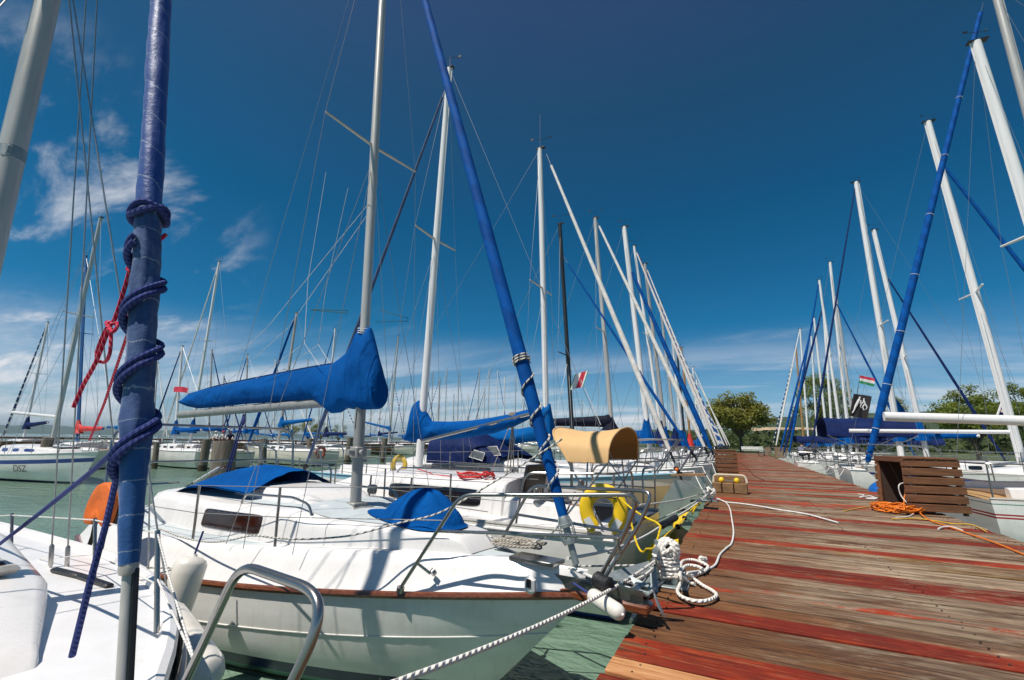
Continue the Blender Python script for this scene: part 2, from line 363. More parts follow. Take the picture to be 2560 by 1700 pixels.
def ridge(name, azs, dist, hts, mat, depth=.25, sub=5):
    """a ridge of hills: azs in photo pixels along the horizon, hts in metres"""
    rows = []
    P = []
    for i in range(len(azs)-1):
        for j in range(sub):
            t = j/sub; P.append((azs[i]*(1-t)+azs[i+1]*t, hts[i]*(1-t)+hts[i+1]*t))
    P.append((azs[-1], hts[-1]))
    for q, hz in ((1.0, 0), (1.04, .55), (1.0+depth*.6, 1.0), (1+depth, .7), (1+depth*2, -.02)):
        row = []
        for a, h in P:
            r = ray(a, 1082+.018*a); r.z = 0; r.normalize()
            p = r*dist*q; k = 1+.35*fbm(p.x/dist*14, p.y/dist*14, q)
            row.append((p.x, p.y, -.5+h*hz*k))
        rows.append(row)
    return tag(MB().grid(rows).build(name, mat), kind='structure')
ridge('far_hills', [-900, -300, 0, 130, 280, 420, 500, 560, 640, 760, 900, 1050], 4200, [60, 60, 52, 60, 62, 40, 48, 62, 52, 38, 30, 24], hill_far)
ridge('far_shore_hills', [800, 1000, 1200, 1400, 1600], 3000, [18, 20, 24, 26, 30], hill_far)
grass_m = pm('shore_grass', (.085, .11, .03), .95, var=.2, vscale=.8, dark=(.04, .055, .02), bump=.6, bscale=6)
# the shore the pier runs out to: one raised bank with a lawn and a wooded slope behind it
rows = []
xs = [-70+i*6 for i in range(60)]
for dy, hz in ((-.6, -.4), (0, .62), (6, .75), (30, .9), (60, 1.4), (85, 4), (120, 10), (170, 16), (240, 22), (330, 12)):
    row = []
    for x in xs:
        edge = 83 - max(0, x-6)*.42 if x > 6 else 83+max(0, -x-2)*.9
        edge = max(edge, 42)
        k = hz if hz < 1.2 else hz*max(.35, .9+.38*fbm(x/60, dy/60, 3)) * (.62 if x < 2 else .9)
        row.append((x, edge+dy, k))
    rows.append(row)
tag(MB().grid(rows, matfn=lambda i, j: 0 if i < 4 else 1).build('shore_ground', [grass_m, forest]), kind='structure')
# leaf clusters
leafA = pm('plane_tree_leaves', (.27, .25, .028), .6, var=.2, vscale=.9, dark=(.11, .13, .018))
leafB = pm('green_tree_leaves', (.21, .25, .03), .6, var=.2, vscale=.7, dark=(.085, .12, .017))
leafC = pm('olive_bush_leaves', (.085, .115, .03), .8, var=.2, vscale=.25, dark=(.038, .058, .018))
for _m in (leafA, leafB, leafC):
    _t = _m.node_tree; _b = _t.nodes['Principled BSDF']; _o = _t.nodes['Material Output']; _tr = _t.nodes.new('ShaderNodeBsdfTranslucent'); _mx = _t.nodes.new('ShaderNodeMixShader'); _mx.inputs[0].default_value = .42
    _t.links.new(_b.inputs['Base Color'].links[0].from_socket, _tr.inputs[0]); _t.links.new(_b.outputs[0], _mx.inputs[1]); _t.links.new(_tr.outputs[0], _mx.inputs[2]); _t.links.new(_mx.outputs[0], _o.inputs['Surface'])
bark = pm('tree_bark', (.11, .085, .06), .9, var=.25, vscale=5, bump=.6, bscale=20)
def leaves(mb, c, r, n, size, rnd, sq=(1, 1, 1), mat=0):
    for i in range(n):
        d = Vector((rnd.gauss(0, 1), rnd.gauss(0, 1), rnd.gauss(0, 1))).normalized()
        p = Vector(c)+Vector((d.x*sq[0], d.y*sq[1], d.z*sq[2]))*r*(rnd.random()**.42)
        nn = (d*.5+Vector((rnd.uniform(-1, 1), rnd.uniform(-1, 1), rnd.uniform(-.2, 1.4)))).normalized()
        a = nn.orthogonal().normalized(); b = nn.cross(a); s = size*rnd.uniform(.55, 1.3); th = rnd.random()*6.28
        a, b = a*math.cos(th)+b*math.sin(th), b*math.cos(th)-a*math.sin(th)
        k = len(mb.v)
        for q in (-a, -b*.62+a*.1, a, b*.62+a*.1): mb.v.append(tuple(p+q*s))
        mb.face((k, k+1, k+2, k+3), mat, None, False)
def tree(px, base_y, Y, top_y, wpx, label, leaf, seed, clumps=44, per=150, trunk=.28, group='trees on the shore', crown_lo=.30, lsize=.30, ground=.8):
    rnd = random.Random(seed)
    b = aty(px, base_y, Y); b.z = ground; H = aty(px, top_y, Y).z-ground
    depth = (b-CAM).dot(CAM_R @ Vector((0, 0, -1))); W = wpx/FPX*depth
    root = empty('broadleaf_tree', b, 0, label, 'tree', group)
    cz = H*(crown_lo+1)/2; rz_ = H*(1-crown_lo)/2; rx = W/2
    tr = MB(); fork = H*crown_lo*1.05
    tr.tube([(0, 0, -.3), (.04*H*.1, 0, fork*.5), (0, 0, fork)], [H*.034, H*.027, H*.023], 9)
    ends = []
    for i in range(clumps):
        u = rnd.uniform(-1, 1); a = rnd.random()*6.28; q = math.sqrt(1-u*u); rr = rnd.uniform(.45, 1.0)**.7
        c = Vector((math.cos(a)*q*rx*rr*.84, math.sin(a)*q*rx*rr*.84, cz+u*rz_*rr*.84))
        if u < -.2: c.z += abs(u)*rz_*.25
        ends.append(c)
    for c in ends[::3]:
        m = c*.45+Vector((0, 0, fork*.62)); tr.tube(crv([(0, 0, fork*.88), m, c], 4), [H*.016*(1-.8*j/8) for j in range(9)], 5)
    tr.build('trunk', bark, root)
    cr = MB()
    for c in ends: leaves(cr, c, W*rnd.uniform(.10, .17), int(per*1.35), W*.0165*lsize/.3, rnd, (1, 1, .72))
    cr.build('crown', leaf, root)
    return root
def bush(name, px, base_y, Y, top_y, wpx, label, leaf, seed, group='bushes on the shore', ground=.8, n=7, per=120):
    rnd = random.Random(seed); b = aty(px, base_y, Y); b.z = ground; H = max(.8, aty(px, top_y, Y).z-ground)
    depth = (b-CAM).dot(CAM_R @ Vector((0, 0, -1))); W = wpx/FPX*depth
    root = empty(name, b, 0, label, 'bush', group); cr = MB()
    for i in range(n):
        c = Vector((rnd.uniform(-.4, .4)*W, rnd.uniform(-.2, .2)*W, H*rnd.uniform(.3, .72)))
        leaves(cr, c, H*.36, per, H*.075, rnd)
    cr.build('foliage', leaf, root)
    st = MB()
    for i in range(3): st.tube([(0, 0, -.2), (rnd.uniform(-.2, .2)*W, 0, H*.5)], [H*.03, H*.012], 5)
    st.build('stem', bark, root)
tree(1853, 1118, 90, 983, 172, 'single round crowned tree with short trunk at the end of the pier', leafA, 3, clumps=54, per=170, crown_lo=.24, lsize=.34)
tree(2068, 1110, 74, 922, 150, 'tall bushy green tree behind the masts of the right hand boats', leafB, 5, clumps=56, per=150, crown_lo=.15)
tree(2252, 1105, 70, 978, 92, 'smaller yellowish tree seen right of the sloping blue furled sail', leafA, 8, clumps=34, per=130, crown_lo=.2)
tree(2440, 1105, 50, 955, 170, 'broad green tree left of the white mast at the right edge', leafB, 11, clumps=56, per=150, crown_lo=.18)
tree(2590, 1105, 46, 942, 150, 'green tree cut by the right edge behind the white mast', leafB, 12, clumps=50, per=150, crown_lo=.15)
# far wood behind the trees, one mass
rnd = random.Random(4); fw = MB()
for i in range(330):
    a = rnd.uniform(1660, 2720); Y = rnd.uniform(120, 215); p = aty(a, 1082+.018*a, Y); 
    x = p.x; edge = max(83-max(0, x-6)*.42, 42) if x > 6 else 83
    h = rnd.uniform(4, 7); zz_ = 1.0+max(0, (Y-edge-60))*.085*(.62 if x < 2 else .9)
    leaves(fw, (p.x, p.y, zz_+h*.2), h*.75, 46, h*.13, rnd, (1.3, 1, .62))
fw_o = fw.build('woodland', leafC); tag(fw_o, 'dark green wooded slope beyond the end of the pier', 'wood', kind='stuff')
sand = pm('sandy_cliff', (.46, .35, .22), .95, var=.2, vscale=.3, dark=(.30, .22, .13), bump=.6, bscale=1)
cl_ = MB()
for a, wd, yy in ((1905, 3, 1073), (1950, 5, 1071), (1985, 6, 1071), (2012, 4, 1073)):
    p = aty(a, yy, 170); rows = []
    for i in range(5):
        rows.append([(p.x+wd*(j/6-.5)*2, p.y+i*1.2-2+fbm(j, i)*1.0, p.z-.5+i*.22+fbm(j*.7, i+9)*.4) for j in range(7)])
    cl_.grid(rows)
tag(cl_.build('sandy_bank', sand), kind='structure')
# low bank with trees across the harbour on the left
bk = MB(); rows = []
for q, hz in ((0, -.3), (1.0, .6), (6, .9), (14, .6), (18, -.3)):
    rows.append([(x, 84+q+.2*fbm(x/5), hz) for x in range(-118, -74, 4)])
bk.grid(rows); tag(bk.build('far_bank', grass_m), kind='structure')
for i, (px, ty, wp) in enumerate(((722, 1045, 64), (768, 1044, 60), (800, 1050, 50), (845, 1056, 44))):
    tree(px, 1108, 90, ty, wp, ['pale olive willow standing first from the left across the harbour', 'reddish green tree second in the clump across the harbour', 'dark reddish tree third in the clump across the harbour', 'slim green tree last in the clump across the harbour'][i], [leafA, leafA, leafB, leafB][i], 30+i, clumps=26, per=90, crown_lo=.12, group='trees across the harbour', ground=.7)

# ------------------------------------------------------------------ the pier
PL, PR, PZ, PEND = -.652, 2.81, .70, 82.0
def plank_mat():
    m, t, b = newmat('weathered_painted_planks'); n = t.nodes; L = t.links.new
    def noise(scale, st, detail=6, rough=.6, dist=0.0, seedamt=0.0):
        mp = n.new('ShaderNodeMapping'); mp.inputs['Scale'].default_value = st; L(vec, mp.inputs[0])
        q = n.new('ShaderNodeTexNoise'); q.inputs['Scale'].default_value = scale; q.inputs['Detail'].default_value = detail; q.inputs['Roughness'].default_value = rough; q.inputs['Distortion'].default_value = dist
        L(mp.outputs[0], q.inputs[0]); return q.outputs[0]
    def ramp(v, a, c):
        q = n.new('ShaderNodeMapRange'); q.interpolation_type = 'SMOOTHSTEP'; L(v, q.inputs[0]); q.inputs[1].default_value = a; q.inputs[2].default_value = c; return q.outputs[0]
    def mixc(f, a, c, mode='MIX'):
        q = n.new('ShaderNodeMix'); q.data_type = 'RGBA'; q.blend_type = mode
        for s, v in (('Factor', f), ('A', a), ('B', c)):
            if isinstance(v, tuple): q.inputs[s].default_value = (*v, 1)
            elif isinstance(v, (int, float)): q.inputs[s].default_value = v
            else: L(v, q.inputs[s])
        return q.outputs['Result']
    def mth(op, a, c):
        q = n.new('ShaderNodeMath'); q.operation = op
        for i, v in enumerate((a, c)):
            if isinstance(v, (int, float)): q.inputs[i].default_value = v
            else: L(v, q.inputs[i])
        return q.outputs[0]
    tcn = n.new('ShaderNodeTexCoord'); at = n.new('ShaderNodeAttribute'); at.attribute_name = 'tone'
    sp = n.new('ShaderNodeSeparateColor'); L(at.outputs['Color'], sp.inputs[0])
    cb = n.new('ShaderNodeCombineXYZ'); L(mth('MULTIPLY', sp.outputs[2], 37.0), cb.inputs[0]); L(mth('MULTIPLY', sp.outputs[2], 11.0), cb.inputs[2])
    va = n.new('ShaderNodeVectorMath'); va.operation = 'ADD'; L(tcn.outputs['Object'], va.inputs[0]); L(cb.outputs[0], va.inputs[1]); vec = va.outputs[0]
    grain = noise(1, (3.2, 58, 20), 8, .74, .3); grain2 = noise(1, (7, 190, 60), 4, .7); blot = noise(1, (1.5, 5.5, 5), 6, .65, .8); blot2 = noise(1, (.8, 3.0, 2), 5, .6, .5)
    streak = noise(1, (1.5, 13, 9), 8, .68, .6); wet = noise(1, (1.0, 2.6, 2), 6, .68, 1.0)
    seed = sp.outputs[2]
    wood = mixc(ramp(grain, .30, .68), (.062, .030, .016), (.275, .19, .120))
    wood = mixc(mth('MULTIPLY', ramp(streak, .42, .64), .8), wood, mixc(ramp(grain2, .3, .7), (.28, .205, .135), (.50, .40, .285)))
    wood = mixc(mth('MULTIPLY', ramp(mth('ADD', wet, mth('MULTIPLY', seed, .16)), .55, .70), .85), wood, mixc(ramp(grain, .35, .7), (.045, .018, .009), (.17, .078, .036)))
    wood = mixc(mth('MULTIPLY', ramp(blot2, .58, .72), .6), wood, mixc(ramp(grain2, .3, .7), (.12, .065, .010), (.30, .17, .022)))
    wood = mixc(mth('MULTIPLY', ramp(mth('ADD', grain2, mth('MULTIPLY', streak, .6)), .92, 1.02), .5), wood, (.42, .14, .035))
    sxy = n.new('ShaderNodeSeparateXYZ'); L(tcn.outputs['Object'], sxy.inputs[0])
    edge = mth('MULTIPLY', ramp(mth('ADD', sxy.outputs[0], mth('MULTIPLY', mth('SUBTRACT', blot, .5), 2.4)), .75, -.25), .8)
    wood = mixc(edge, wood, mixc(ramp(grain, .32, .66), (.045, .016, .007), (.235, .095, .032)))
    redA = mixc(ramp(grain2, .3, .75), (.25, .018, .005), (.47, .055, .010)); redB = mixc(ramp(grain, .3, .7), (.075, .009, .004), (.22, .020, .007))
    red = mixc(ramp(mth('ADD', mth('MULTIPLY', seed, .55), mth('MULTIPLY', wet, .75)), .55, .80), redA, redB)
    red = mixc(mth('MULTIPLY', ramp(mth('ADD', grain, mth('MULTIPLY', blot, .5)), .78, .95), .55), red, (.56, .10, .022))
    worn = ramp(mth('ADD', mth('MULTIPLY', grain, .6), mth('MULTIPLY', streak, .4)), .52, .62)
    pf = ramp(mth('ADD', sp.outputs[0], mth('ADD', mth('MULTIPLY', mth('SUBTRACT', streak, .5), 2.2), mth('MULTIPLY', mth('SUBTRACT', wet, .5), 1.9))), .50, .70)
    pf = mth('MULTIPLY', pf, mth('SUBTRACT', 1.0, mth('MULTIPLY', worn, .78)))
    c = mixc(pf, wood, red)
    bare = mixc(ramp(grain, .3, .7), (.30, .10, .03), (.62, .33, .15))
    c = mixc(ramp(sp.outputs[0], 1.2, 1.3), c, bare)
    g = n.new('ShaderNodeMix'); g.data_type = 'RGBA'; g.blend_type = 'MULTIPLY'; g.inputs['Factor'].default_value = 1
    L(c, g.inputs['A']); q = n.new('ShaderNodeCombineColor')
    for i in range(3): L(sp.outputs[1], q.inputs[i])
    L(q.outputs[0], g.inputs['B']); L(g.outputs['Result'], b.inputs['Base Color'])
    b.inputs['Roughness'].default_value = .62; b.inputs['Roughness'].default_value = .78; b.inputs['Specular IOR Level'].default_value = .25
    bp = n.new('ShaderNodeBump'); bp.inputs['Strength'].default_value = .65; bp.inputs['Distance'].default_value = .006
    L(mth('ADD', mth('ADD', grain, mth('MULTIPLY', grain2, .5)), mth('MULTIPLY', pf, .5)), bp.inputs['Height']); L(bp.outputs[0], b.inputs['Normal'])
    return m
pier = empty('pier', (0, 0, 0), 0, None, None); pier['kind'] = 'structure'
rnd = random.Random(21)
pk = MB(); tones = []
seq = [(1.95, .9), (2.13, .15), (2.29, .95), (2.475, 1.5), (2.76, .80), (2.93, .05), (3.23, .12), (3.44, .88), (3.63, .1), (3.85, .18), (4.05, .42), (4.27, .1), (4.5, .12), (4.73, .78), (4.95, .95), (5.16, .2), (5.36, .05), (5.6, .15), (5.84, .2), (6.05, .9), (6.26, .12), (6.5, .25), (6.72, .05), (6.95, .1), (7.2, .92)]
Y = .3; edges = []
while Y < 1.95: edges.append((Y, .2)); Y += .2
edges += seq; Y = 7.2
while Y < PEND:
    Y += rnd.choice((.16, .19, .2, .215, .23, .24)); edges.append((Y, rnd.choice((.0, .05, .1, .2, .3, .36, .42, .8, .9, .6))))
prevY = edges[0][0]-.2
for Y, t in edges:
    l = PL+rnd.uniform(-.018, .015); r = PR+rnd.uniform(-.03, .03); g = rnd.choice((.020, .026, .034, .044)) if Y < 9 else rnd.choice((.018, .024, .03))
    z0, z1 = PZ-.045, PZ-rnd.uniform(0, .011); y0, y1 = prevY+g/2, Y-g/2; tl = rnd.uniform(-.003, .003)
    n0 = len(pk.f); e = .007 if Y < 12 else 0
    nx = 9 if Y < 12 else 1
    rows = []
    wob = [(rnd.uniform(-.0045, .0045), rnd.uniform(-.0045, .0045)) for _ in range(nx+1)]
    for i in range(nx+1):
        x = l+(r-l)*i/nx; a0, a1 = wob[i] if nx > 1 else (0, 0); zt = z1+tl*(i/nx-.5)
        rows.append([(x, y0+a0, z0), (x, y0+a0, zt-e), (x, y0+a0+e, zt), (x, y1+a1-e, zt+.001), (x, y1+a1, zt-e), (x, y1+a1, z0)])
    pk.grid(rows, 0, cv=True, sm=False); k = len(pk.v); c6 = 6
    pk.face([k-(nx+1)*6+j for j in range(6)], 0, None, False); pk.face([k-6+j for j in range(6)][::-1], 0, None, False)
    tn = (t if t > 1 else min(1, t+rnd.uniform(-.05, .05)), rnd.uniform(.78, 1.12), rnd.random())
    tones += [tn]*(len(pk.f)-n0); prevY = Y
po = pk.build('plank', plank_mat(), pier)
ca = po.data.color_attributes.new('tone', 'FLOAT_COLOR', 'CORNER'); buf = []
for f, tn in zip(pk.f, tones): buf += [tn[0], tn[1], tn[2], 1.0]*len(f)
ca.data.foreach_set('color', buf)
beam_m = pm('dark_pier_timber', (.10, .07, .045), .85, var=.3, vscale=4, bump=.4, bscale=30)
bb = MB()
for x in (PL+.14, (PL+PR)/2, PR-.14): bb.box((x, (PEND+.3)/2, PZ-.045-.004-.09), (.12, PEND-.3, .18))
bb.build('beam', beam_m, pier)
for x in (PL+.22, PR-.22):
    for i in range(28):
        MB().tube([(x, 1.4+i*3.0, -1.5), (x, 1.4+i*3.0, PZ-.235)], .11, 10).build('post', beam_m, pier)
# nail heads on the near planks
nm = pm('rusty_nail', (.05, .03, .022), .7, .4)
nb_ = MB(); prevY = edges[0][0]-.2
for Y, t in edges:
    if Y > 11: break
    for x in (PL+.14, (PL+PR)/2, PR-.14):
        for q in (.28, .72):
            yy = prevY+(Y-prevY)*q; xx = x+rnd.uniform(-.02, .02)
            nb_.ball((xx, yy, PZ-.003), .0065, 8, 4, sc=(1, 1, .9))
    prevY = Y
nb_.build('nail', nm, pier)
# ------------------------------------------------------------------ sailing boats
class Boat:
    """local frame: x forward from the stern, y to port, z up from the water"""
    def __init__(s, name, label, org, ang, L, B, F=(.8, 1.05, .85), d0=.82, pw=1.9, stern=.86, over=.11, low=.3, group=None, cat='sailboat'):
        s.L, s.B, s.F, s.d0, s.pw, s.st, s.over, s.low = L, B, F, d0, pw, stern, over, low
        s.root = empty(name, (org[0], org[1], 0), ang, label, cat, group)
        s.M = Matrix.Translation((org[0], org[1], 0)) @ Matrix.Rotation(ang, 4, 'Z'); s.I = s.M.inverted()
        s.top = 0.0; s.inset = 0.0
    def loc(s, p): return s.I @ Vector(p)
    def wld(s, p): return s.M @ Vector(p)
    def hb(s, x):
        d = max(0, s.L-x); v = s.B*(1-max(0, 1-d/(s.d0*s.L))**s.pw); q = d/s.L
        if q > .72: v *= 1-(1-s.st)*((q-.72)/.28)**2
        return v
    def sh(s, x):
        t = x/s.L; m, b, a = s.F
        return m+(b-m)*max(0, (t-.3)/.7)**1.7+(a-m)*max(0, (.4-t)/.4)**1.6
    def dz(s, x): return s.sh(x)+s.top*(1-.42*max(0, min(1, (x/s.L-.72)/.28))**1.5)                      # deck edge height
    def dw(s, x): return max(.0, s.hb(x)-s.inset*min(1, (s.L-x)*2.2))
    def side(s, x, z):
        """half breadth at height z"""
        q = (s.sh(x)-z)/(s.sh(x)+s.low); q = min(max(q, 0), 1); u = x/s.L
        e = 4.2-2.9*u**2.2
        return s.hb(x)*(1-q**e)**.75
    def hull(s, mats, bands=(), n=26, rake=.12, name='hull'):
        """bands: (kind, z_hi, z_lo, material index): kind 's' below the sheer, 'a' above the water"""
        xs = [s.L*(1-(1-i/n)**1.35) for i in range(n+1)]
        lev = [('s', 0)]; mt = []
        for k, hi, lo, mi in [b for b in bands if b[0] == 's']: lev += [('s', -hi), ('s', -lo)]; mt += [0, mi]
        ab = sorted([b for b in bands if b[0] == 'a'], key=lambda b: -b[1]); flat = []
        for k, hi, lo, mi in ab:
            if not flat or abs(flat[-1][0]-hi) > 1e-6: flat.append((hi, mi))
            else: flat[-1] = (hi, mi)
            flat.append((lo, -1))
        def zrow(x):
            sh = s.sh(x); z = [sh+v for k, v in lev]; top = z[-1]; fz = flat[0][0] if flat else 0.0
            z += [top+(fz-top)*i/4 for i in range(1, 5)]
            z += [v for v, q in flat[1:]]
            z += [-s.low*q for q in (.35, .7, 1.0)]; return z
        m2 = list(mt)
        m2 += [0]*(len(lev)-1-len(mt)); m2 += [0]*4
        for i in range(1, len(flat)): m2.append(flat[i-1][1] if flat[i-1][1] >= 0 else 0)
        m2 += [len(mats)-1]*3
        b = MB()
        for sg in (1, -1):
            rows = []
            for x in xs:
                u = x/s.L; row = []
                for z in zrow(x):
                    q = (s.sh(x)-z)/(s.sh(x)+s.low)
                    xx = x-s.over*s.L*q*u**6+rake*q*(1-u)**8
                    row.append((xx, sg*s.side(x, z), z))
                rows.append(row)
            b.grid(rows, matfn=lambda i, j: m2[j])
            if sg == 1: r0 = rows[0]
            else: r1 = rows[0]
        for j in range(len(r0)-1):
            k = len(b.v); b.v += [r0[j], r1[j], r1[j+1], r0[j+1]]; b.face((k, k+1, k+2, k+3), m2[j], None, False)
        return b.build(name, mats, s.root)
    def deck(s, mat, n=22, camber=.05, x0=0.0):
        rows = []
        for i in range(n+1):
            x = x0+(s.L-x0)*(1-(1-i/n)**1.35); w = s.dw(x); z = s.dz(x)-.012
            rows.append([(x, w*q, z+camber*(1-q*q)*w/s.B) for q in (1, .75, .4, 0, -.4, -.75, -1)])
        return MB().grid(rows).build('deck', mat, s.root)
    def rail(s, mat, r=.022, dz=.0, out=.006, name='rub_rail', flat=1.0, x0=0.0, x1=None, deckline=False):
        b = MB(); x1 = x1 or s.L
        for sg in (1, -1):
            P = []
            for i in range(29):
                x = x0+(x1-x0)*(1-(1-i/28)**1.3); y = (s.dw(x) if deckline else s.hb(x))+out; z = (s.dz(x) if deckline else s.sh(x))+dz
                P.append((x, sg*y, z))
            b.tube(P, r, 8, flat=flat)
        return b.build(name, mat, s.root)
    def roof(s, x0, x1, pts, mat, n=26, name='coachroof', back=.10):
        """pts: (x, half width, height) control rows, straight between"""
        def at(x):
            for (a, w, h), (b, w2, h2) in zip(pts, pts[1:]):
                if x <= b: t = (x-a)/(b-a); t = max(0, min(1, t)); return w+(w2-w)*t, h+(h2-h)*t
            return pts[-1][1:]
        s.rat = at
        sec = [(1.04, -.03), (1, 0), (.97, .45), (.955, .74), (.915, .92), (.83, 1.0), (.45, 1.10), (0, 1.14)]
        sec = sec+[(-a, b) for a, b in sec[-2::-1]]
        rows = []
        for i in range(n+1):
            x = x0+(x1-x0)*i/n; w, h = at(x); z = s.dz(x)
            e = min(1, (i/n)/.012 if i < 1 else 1); rows.append([(x, w*a, z+h*c) for a, c in sec])
        w, h = at(x1); z = s.dz(x1)
        rows.append([(x1+.05, w*.93*a, z+h*.8*c) for a, c in sec]); rows.append([(x1+.12, w*.8*a, z+h*.1*c-.01) for a, c in sec])
        b = MB(); 
        w, h = at(x0); z = s.dz(x0); rows.insert(0, [(x0-.02, w*.97*a, z+h*.97*c) for a, c in sec])
        b.grid(rows); n0 = len(b.v); b.v += [tuple(p) for p in rows[0]]; b.face(list(range(n0, n0+len(sec))), 0, None, False)
        s.roofobj = b.build(name, mat, s.root, 50); return s.roofobj
    def window(s, xa, xb, sa, sb, mat, sides=(1, -1), pw=5, name='window', off=.005, slant=0.0, frame=None):
        for sg in sides:
            b = MB(); m = 28; ring = []
            for i in range(m):
                a = 2*math.pi*i/m; ca, sa_ = math.cos(a), math.sin(a)
                px = math.copysign(abs(ca)**(2/pw), ca); pz = math.copysign(abs(sa_)**(2/pw), sa_)
                ring.append((px, pz))
            def P(px, pz, o):
                q = (sa+sb)/2+pz*(sb-sa)/2; x = (xa+xb)/2+px*(xb-xa)/2+slant*pz; w_, h = s.rat(x)
                return (x, sg*(w_*(1-.045*q/.74)+o), s.dz(x)+h*q)
            b.grid([[P(px*k, pz*k, o) for px, pz in ring] for k, o in ((1, -.01), (1, off), (.94, off+.002), (.5, off+.002), (.02, off+.002))], cv=True, sm=False)
            wo = b.build(name, mat, s.root)
            if frame:
                fb = MB().tube([P(px*1.02, pz*1.04, off+.002) for px, pz in ring], .008, 6, closed=True); fb.build('frame', frame, wo)
    def mast(s, base, top, r, mat, spread=((.55, .42),), vane=True, thin=.75, cap=True, spmat=None, stay_r=.0035, shrouds=True, back=True, lod=1, sweep=.06, lower=True):
        """base and top in local coordinates"""
        base, top = Vector(base), Vector(top); s.mb, s.mt = base, top; ax = top-base; s.mh = ax.length
        b = MB(); n = 14 if lod < 2 else 8
        b.tube([base.lerp(top, i/10) for i in range(11)], [r*(1-.18*(i/10)**3) for i in range(11)], n, flat=1.0)
        # sail track on the after side
        if lod < 2:
            b.tube([base.lerp(top, q)+Vector((-r*.98, 0, 0)) for q in (.1, .5, 1)], r*.16, 6)
        m_o = b.build('mast', mat, s.root)
        if vane:
            v = MB(); t = top
            v.box(t+Vector((.02, 0, .01)), (r*3.4, r*1.4, .025)); v.tube([t, t+Vector((0, 0, .26))], .004, 5)
            v.tube([t+Vector((0, 0, .24)), t+Vector((.22, .05, .25))], .004, 5); v.tube([t+Vector((0, 0, .24)), t+Vector((-.17, -.06, .24))], .004, 5)
            v.box(t+Vector((-.17, -.06, .25)), (.07, .006, .05)); v.ball(t+Vector((.23, .05, .27)), .022, 8, 6)
            v.build('masthead_vane', blackp, m_o)
        for fr, hw in spread:
            c = base.lerp(top, fr)
            for sg in (1, -1):
                sp = MB().tube([c+Vector((0, sg*r*.5, 0)), c+Vector((-sweep*s.L*.3, sg*hw, .03))], [r*.34, r*.24], 7 if lod < 2 else 5); sp.build('spreader', spmat or mat, s.root)
        if shrouds:
            g = MB(); xm = base.x; W = s.hb(xm-.12)*.98; zc = s.dz(xm-.12); k = 6 if lod < 2 else 4
            for sg in (1, -1):
                P = [top-ax*.02]+[base.lerp(top, fr)+Vector((-sweep*s.L*.3, sg*hw, .03)) for fr, hw in sorted(spread, reverse=True)]+[Vector((xm-.15, sg*W, zc))]
                g.tube(P, stay_r, k)
                if spread and lower:
                    c = base.lerp(top, spread[0][0])-ax*.015
                    g.tube([c, Vector((xm-.42, sg*W, zc))], stay_r, k)
                    if lod < 2: g.tube([c, Vector((xm+.30, sg*s.hb(xm+.3)*.97, zc))], stay_r, k)
            if back: g.tube([top, Vector((.05, 0, s.dz(0)+.05))], stay_r, k)
            g.build('shroud', wire, s.root)
        return m_o
    def boom(s, z, ln, mat, cover=None, ez=0.0, r=.045, collar=.75, h=(.34, .15), yaw=0.0, seedv=0, fat=1.0):
        p0 = s.mb.lerp(s.mt, (z-s.mb.z)/(s.mt.z-s.mb.z)); d = Vector((-ln*math.cos(yaw), ln*math.sin(yaw), ez)); p1 = p0+d
        MB().tube([p0-Vector((.06, 0, 0)), p1], r, 10, flat=1.25).build('boom', mat, s.root)
        if cover:
            b = MB(); rows = []; n = 26; side = Vector((-d.y, d.x, 0)).normalized()
            for i in range(n+1):
                u = -.02+1.0*i/n; c = p0+d*u; hh = h[0]+(h[1]-h[0])*min(1, max(0, u))**.7; ww = (.135-.075*u)*fat
                if u < .1: hh += (.1-u)*1.6*collar
                if i == 0 or i == n: ww *= .55; hh *= .8
                row = []
                for k in range(14):
                    a = 2*math.pi*k/14; ca, sa = math.cos(a), math.sin(a)
                    zz_ = (hh*.5)+sa*(hh*.5+.02)-.045; wv = ww*(1-.35*max(0, sa))*(1+.22*fbm(u*ln*1.6+seedv, k*.5, 3, 3))
                    row.append(c+side*(ca*wv)+Vector((0, 0, zz_-.01-.03*max(0, fbm(u*ln*2.0, 4+seedv)))))
                rows.append(row)
            b.grid(rows, cv=True)
            n0 = len(b.v)
            for rr in (rows[0], rows[-1]): k = len(b.v); b.v += [tuple(p) for p in rr]; b.face(list(range(k, k+14)), 0)
            rows = []
            ax = (s.mt-s.mb).normalized()
            for i in range(13):
                q = i/12; c = p0+ax*(-.16+q*(collar+.16)); rx = .20*(1-q)**1.3+.085; ry = (.155*(1-q)**1.2+.07)*fat
                rows.append([c+Vector((rx*math.cos(a)-.05*(1-q), ry*math.sin(a)*(1+.15*fbm(q*3+seedv, k)), 0)) for k, a in enumerate([2*math.pi*j/16 for j in range(16)])])
            b.grid(rows, cv=True); b.build('sail_cover', cover, s.root)
        s.be = p1; return p0, p1
    def furl(s, foot, head, r, mat, gap=.25, drum=True, r_end=None, name='furled_sail', lod=1, bare=True, k0=0.0):
        foot, head = Vector(foot), Vector(head); d = (head-foot).normalized(); Ln = (head-foot).length
        if bare: MB().tube([foot, head], .006, 6).build('forestay', wire, s.root)
        n = 24 if lod < 2 else 8; P = []; rs = []
        for i in range(n+1):
            q = i/n; P.append(foot+d*(gap+(Ln-gap-.35)*q)); k = (.62+.38*min(1, q/.12))*(1-.45*max(0, q-.25)/.75); 
            rs.append(r*k*(1+.07*fbm(q*Ln*1.3, r*50)))
        MB().tube(P, rs, 14 if lod < 2 else 7).build(name, mat, s.root)
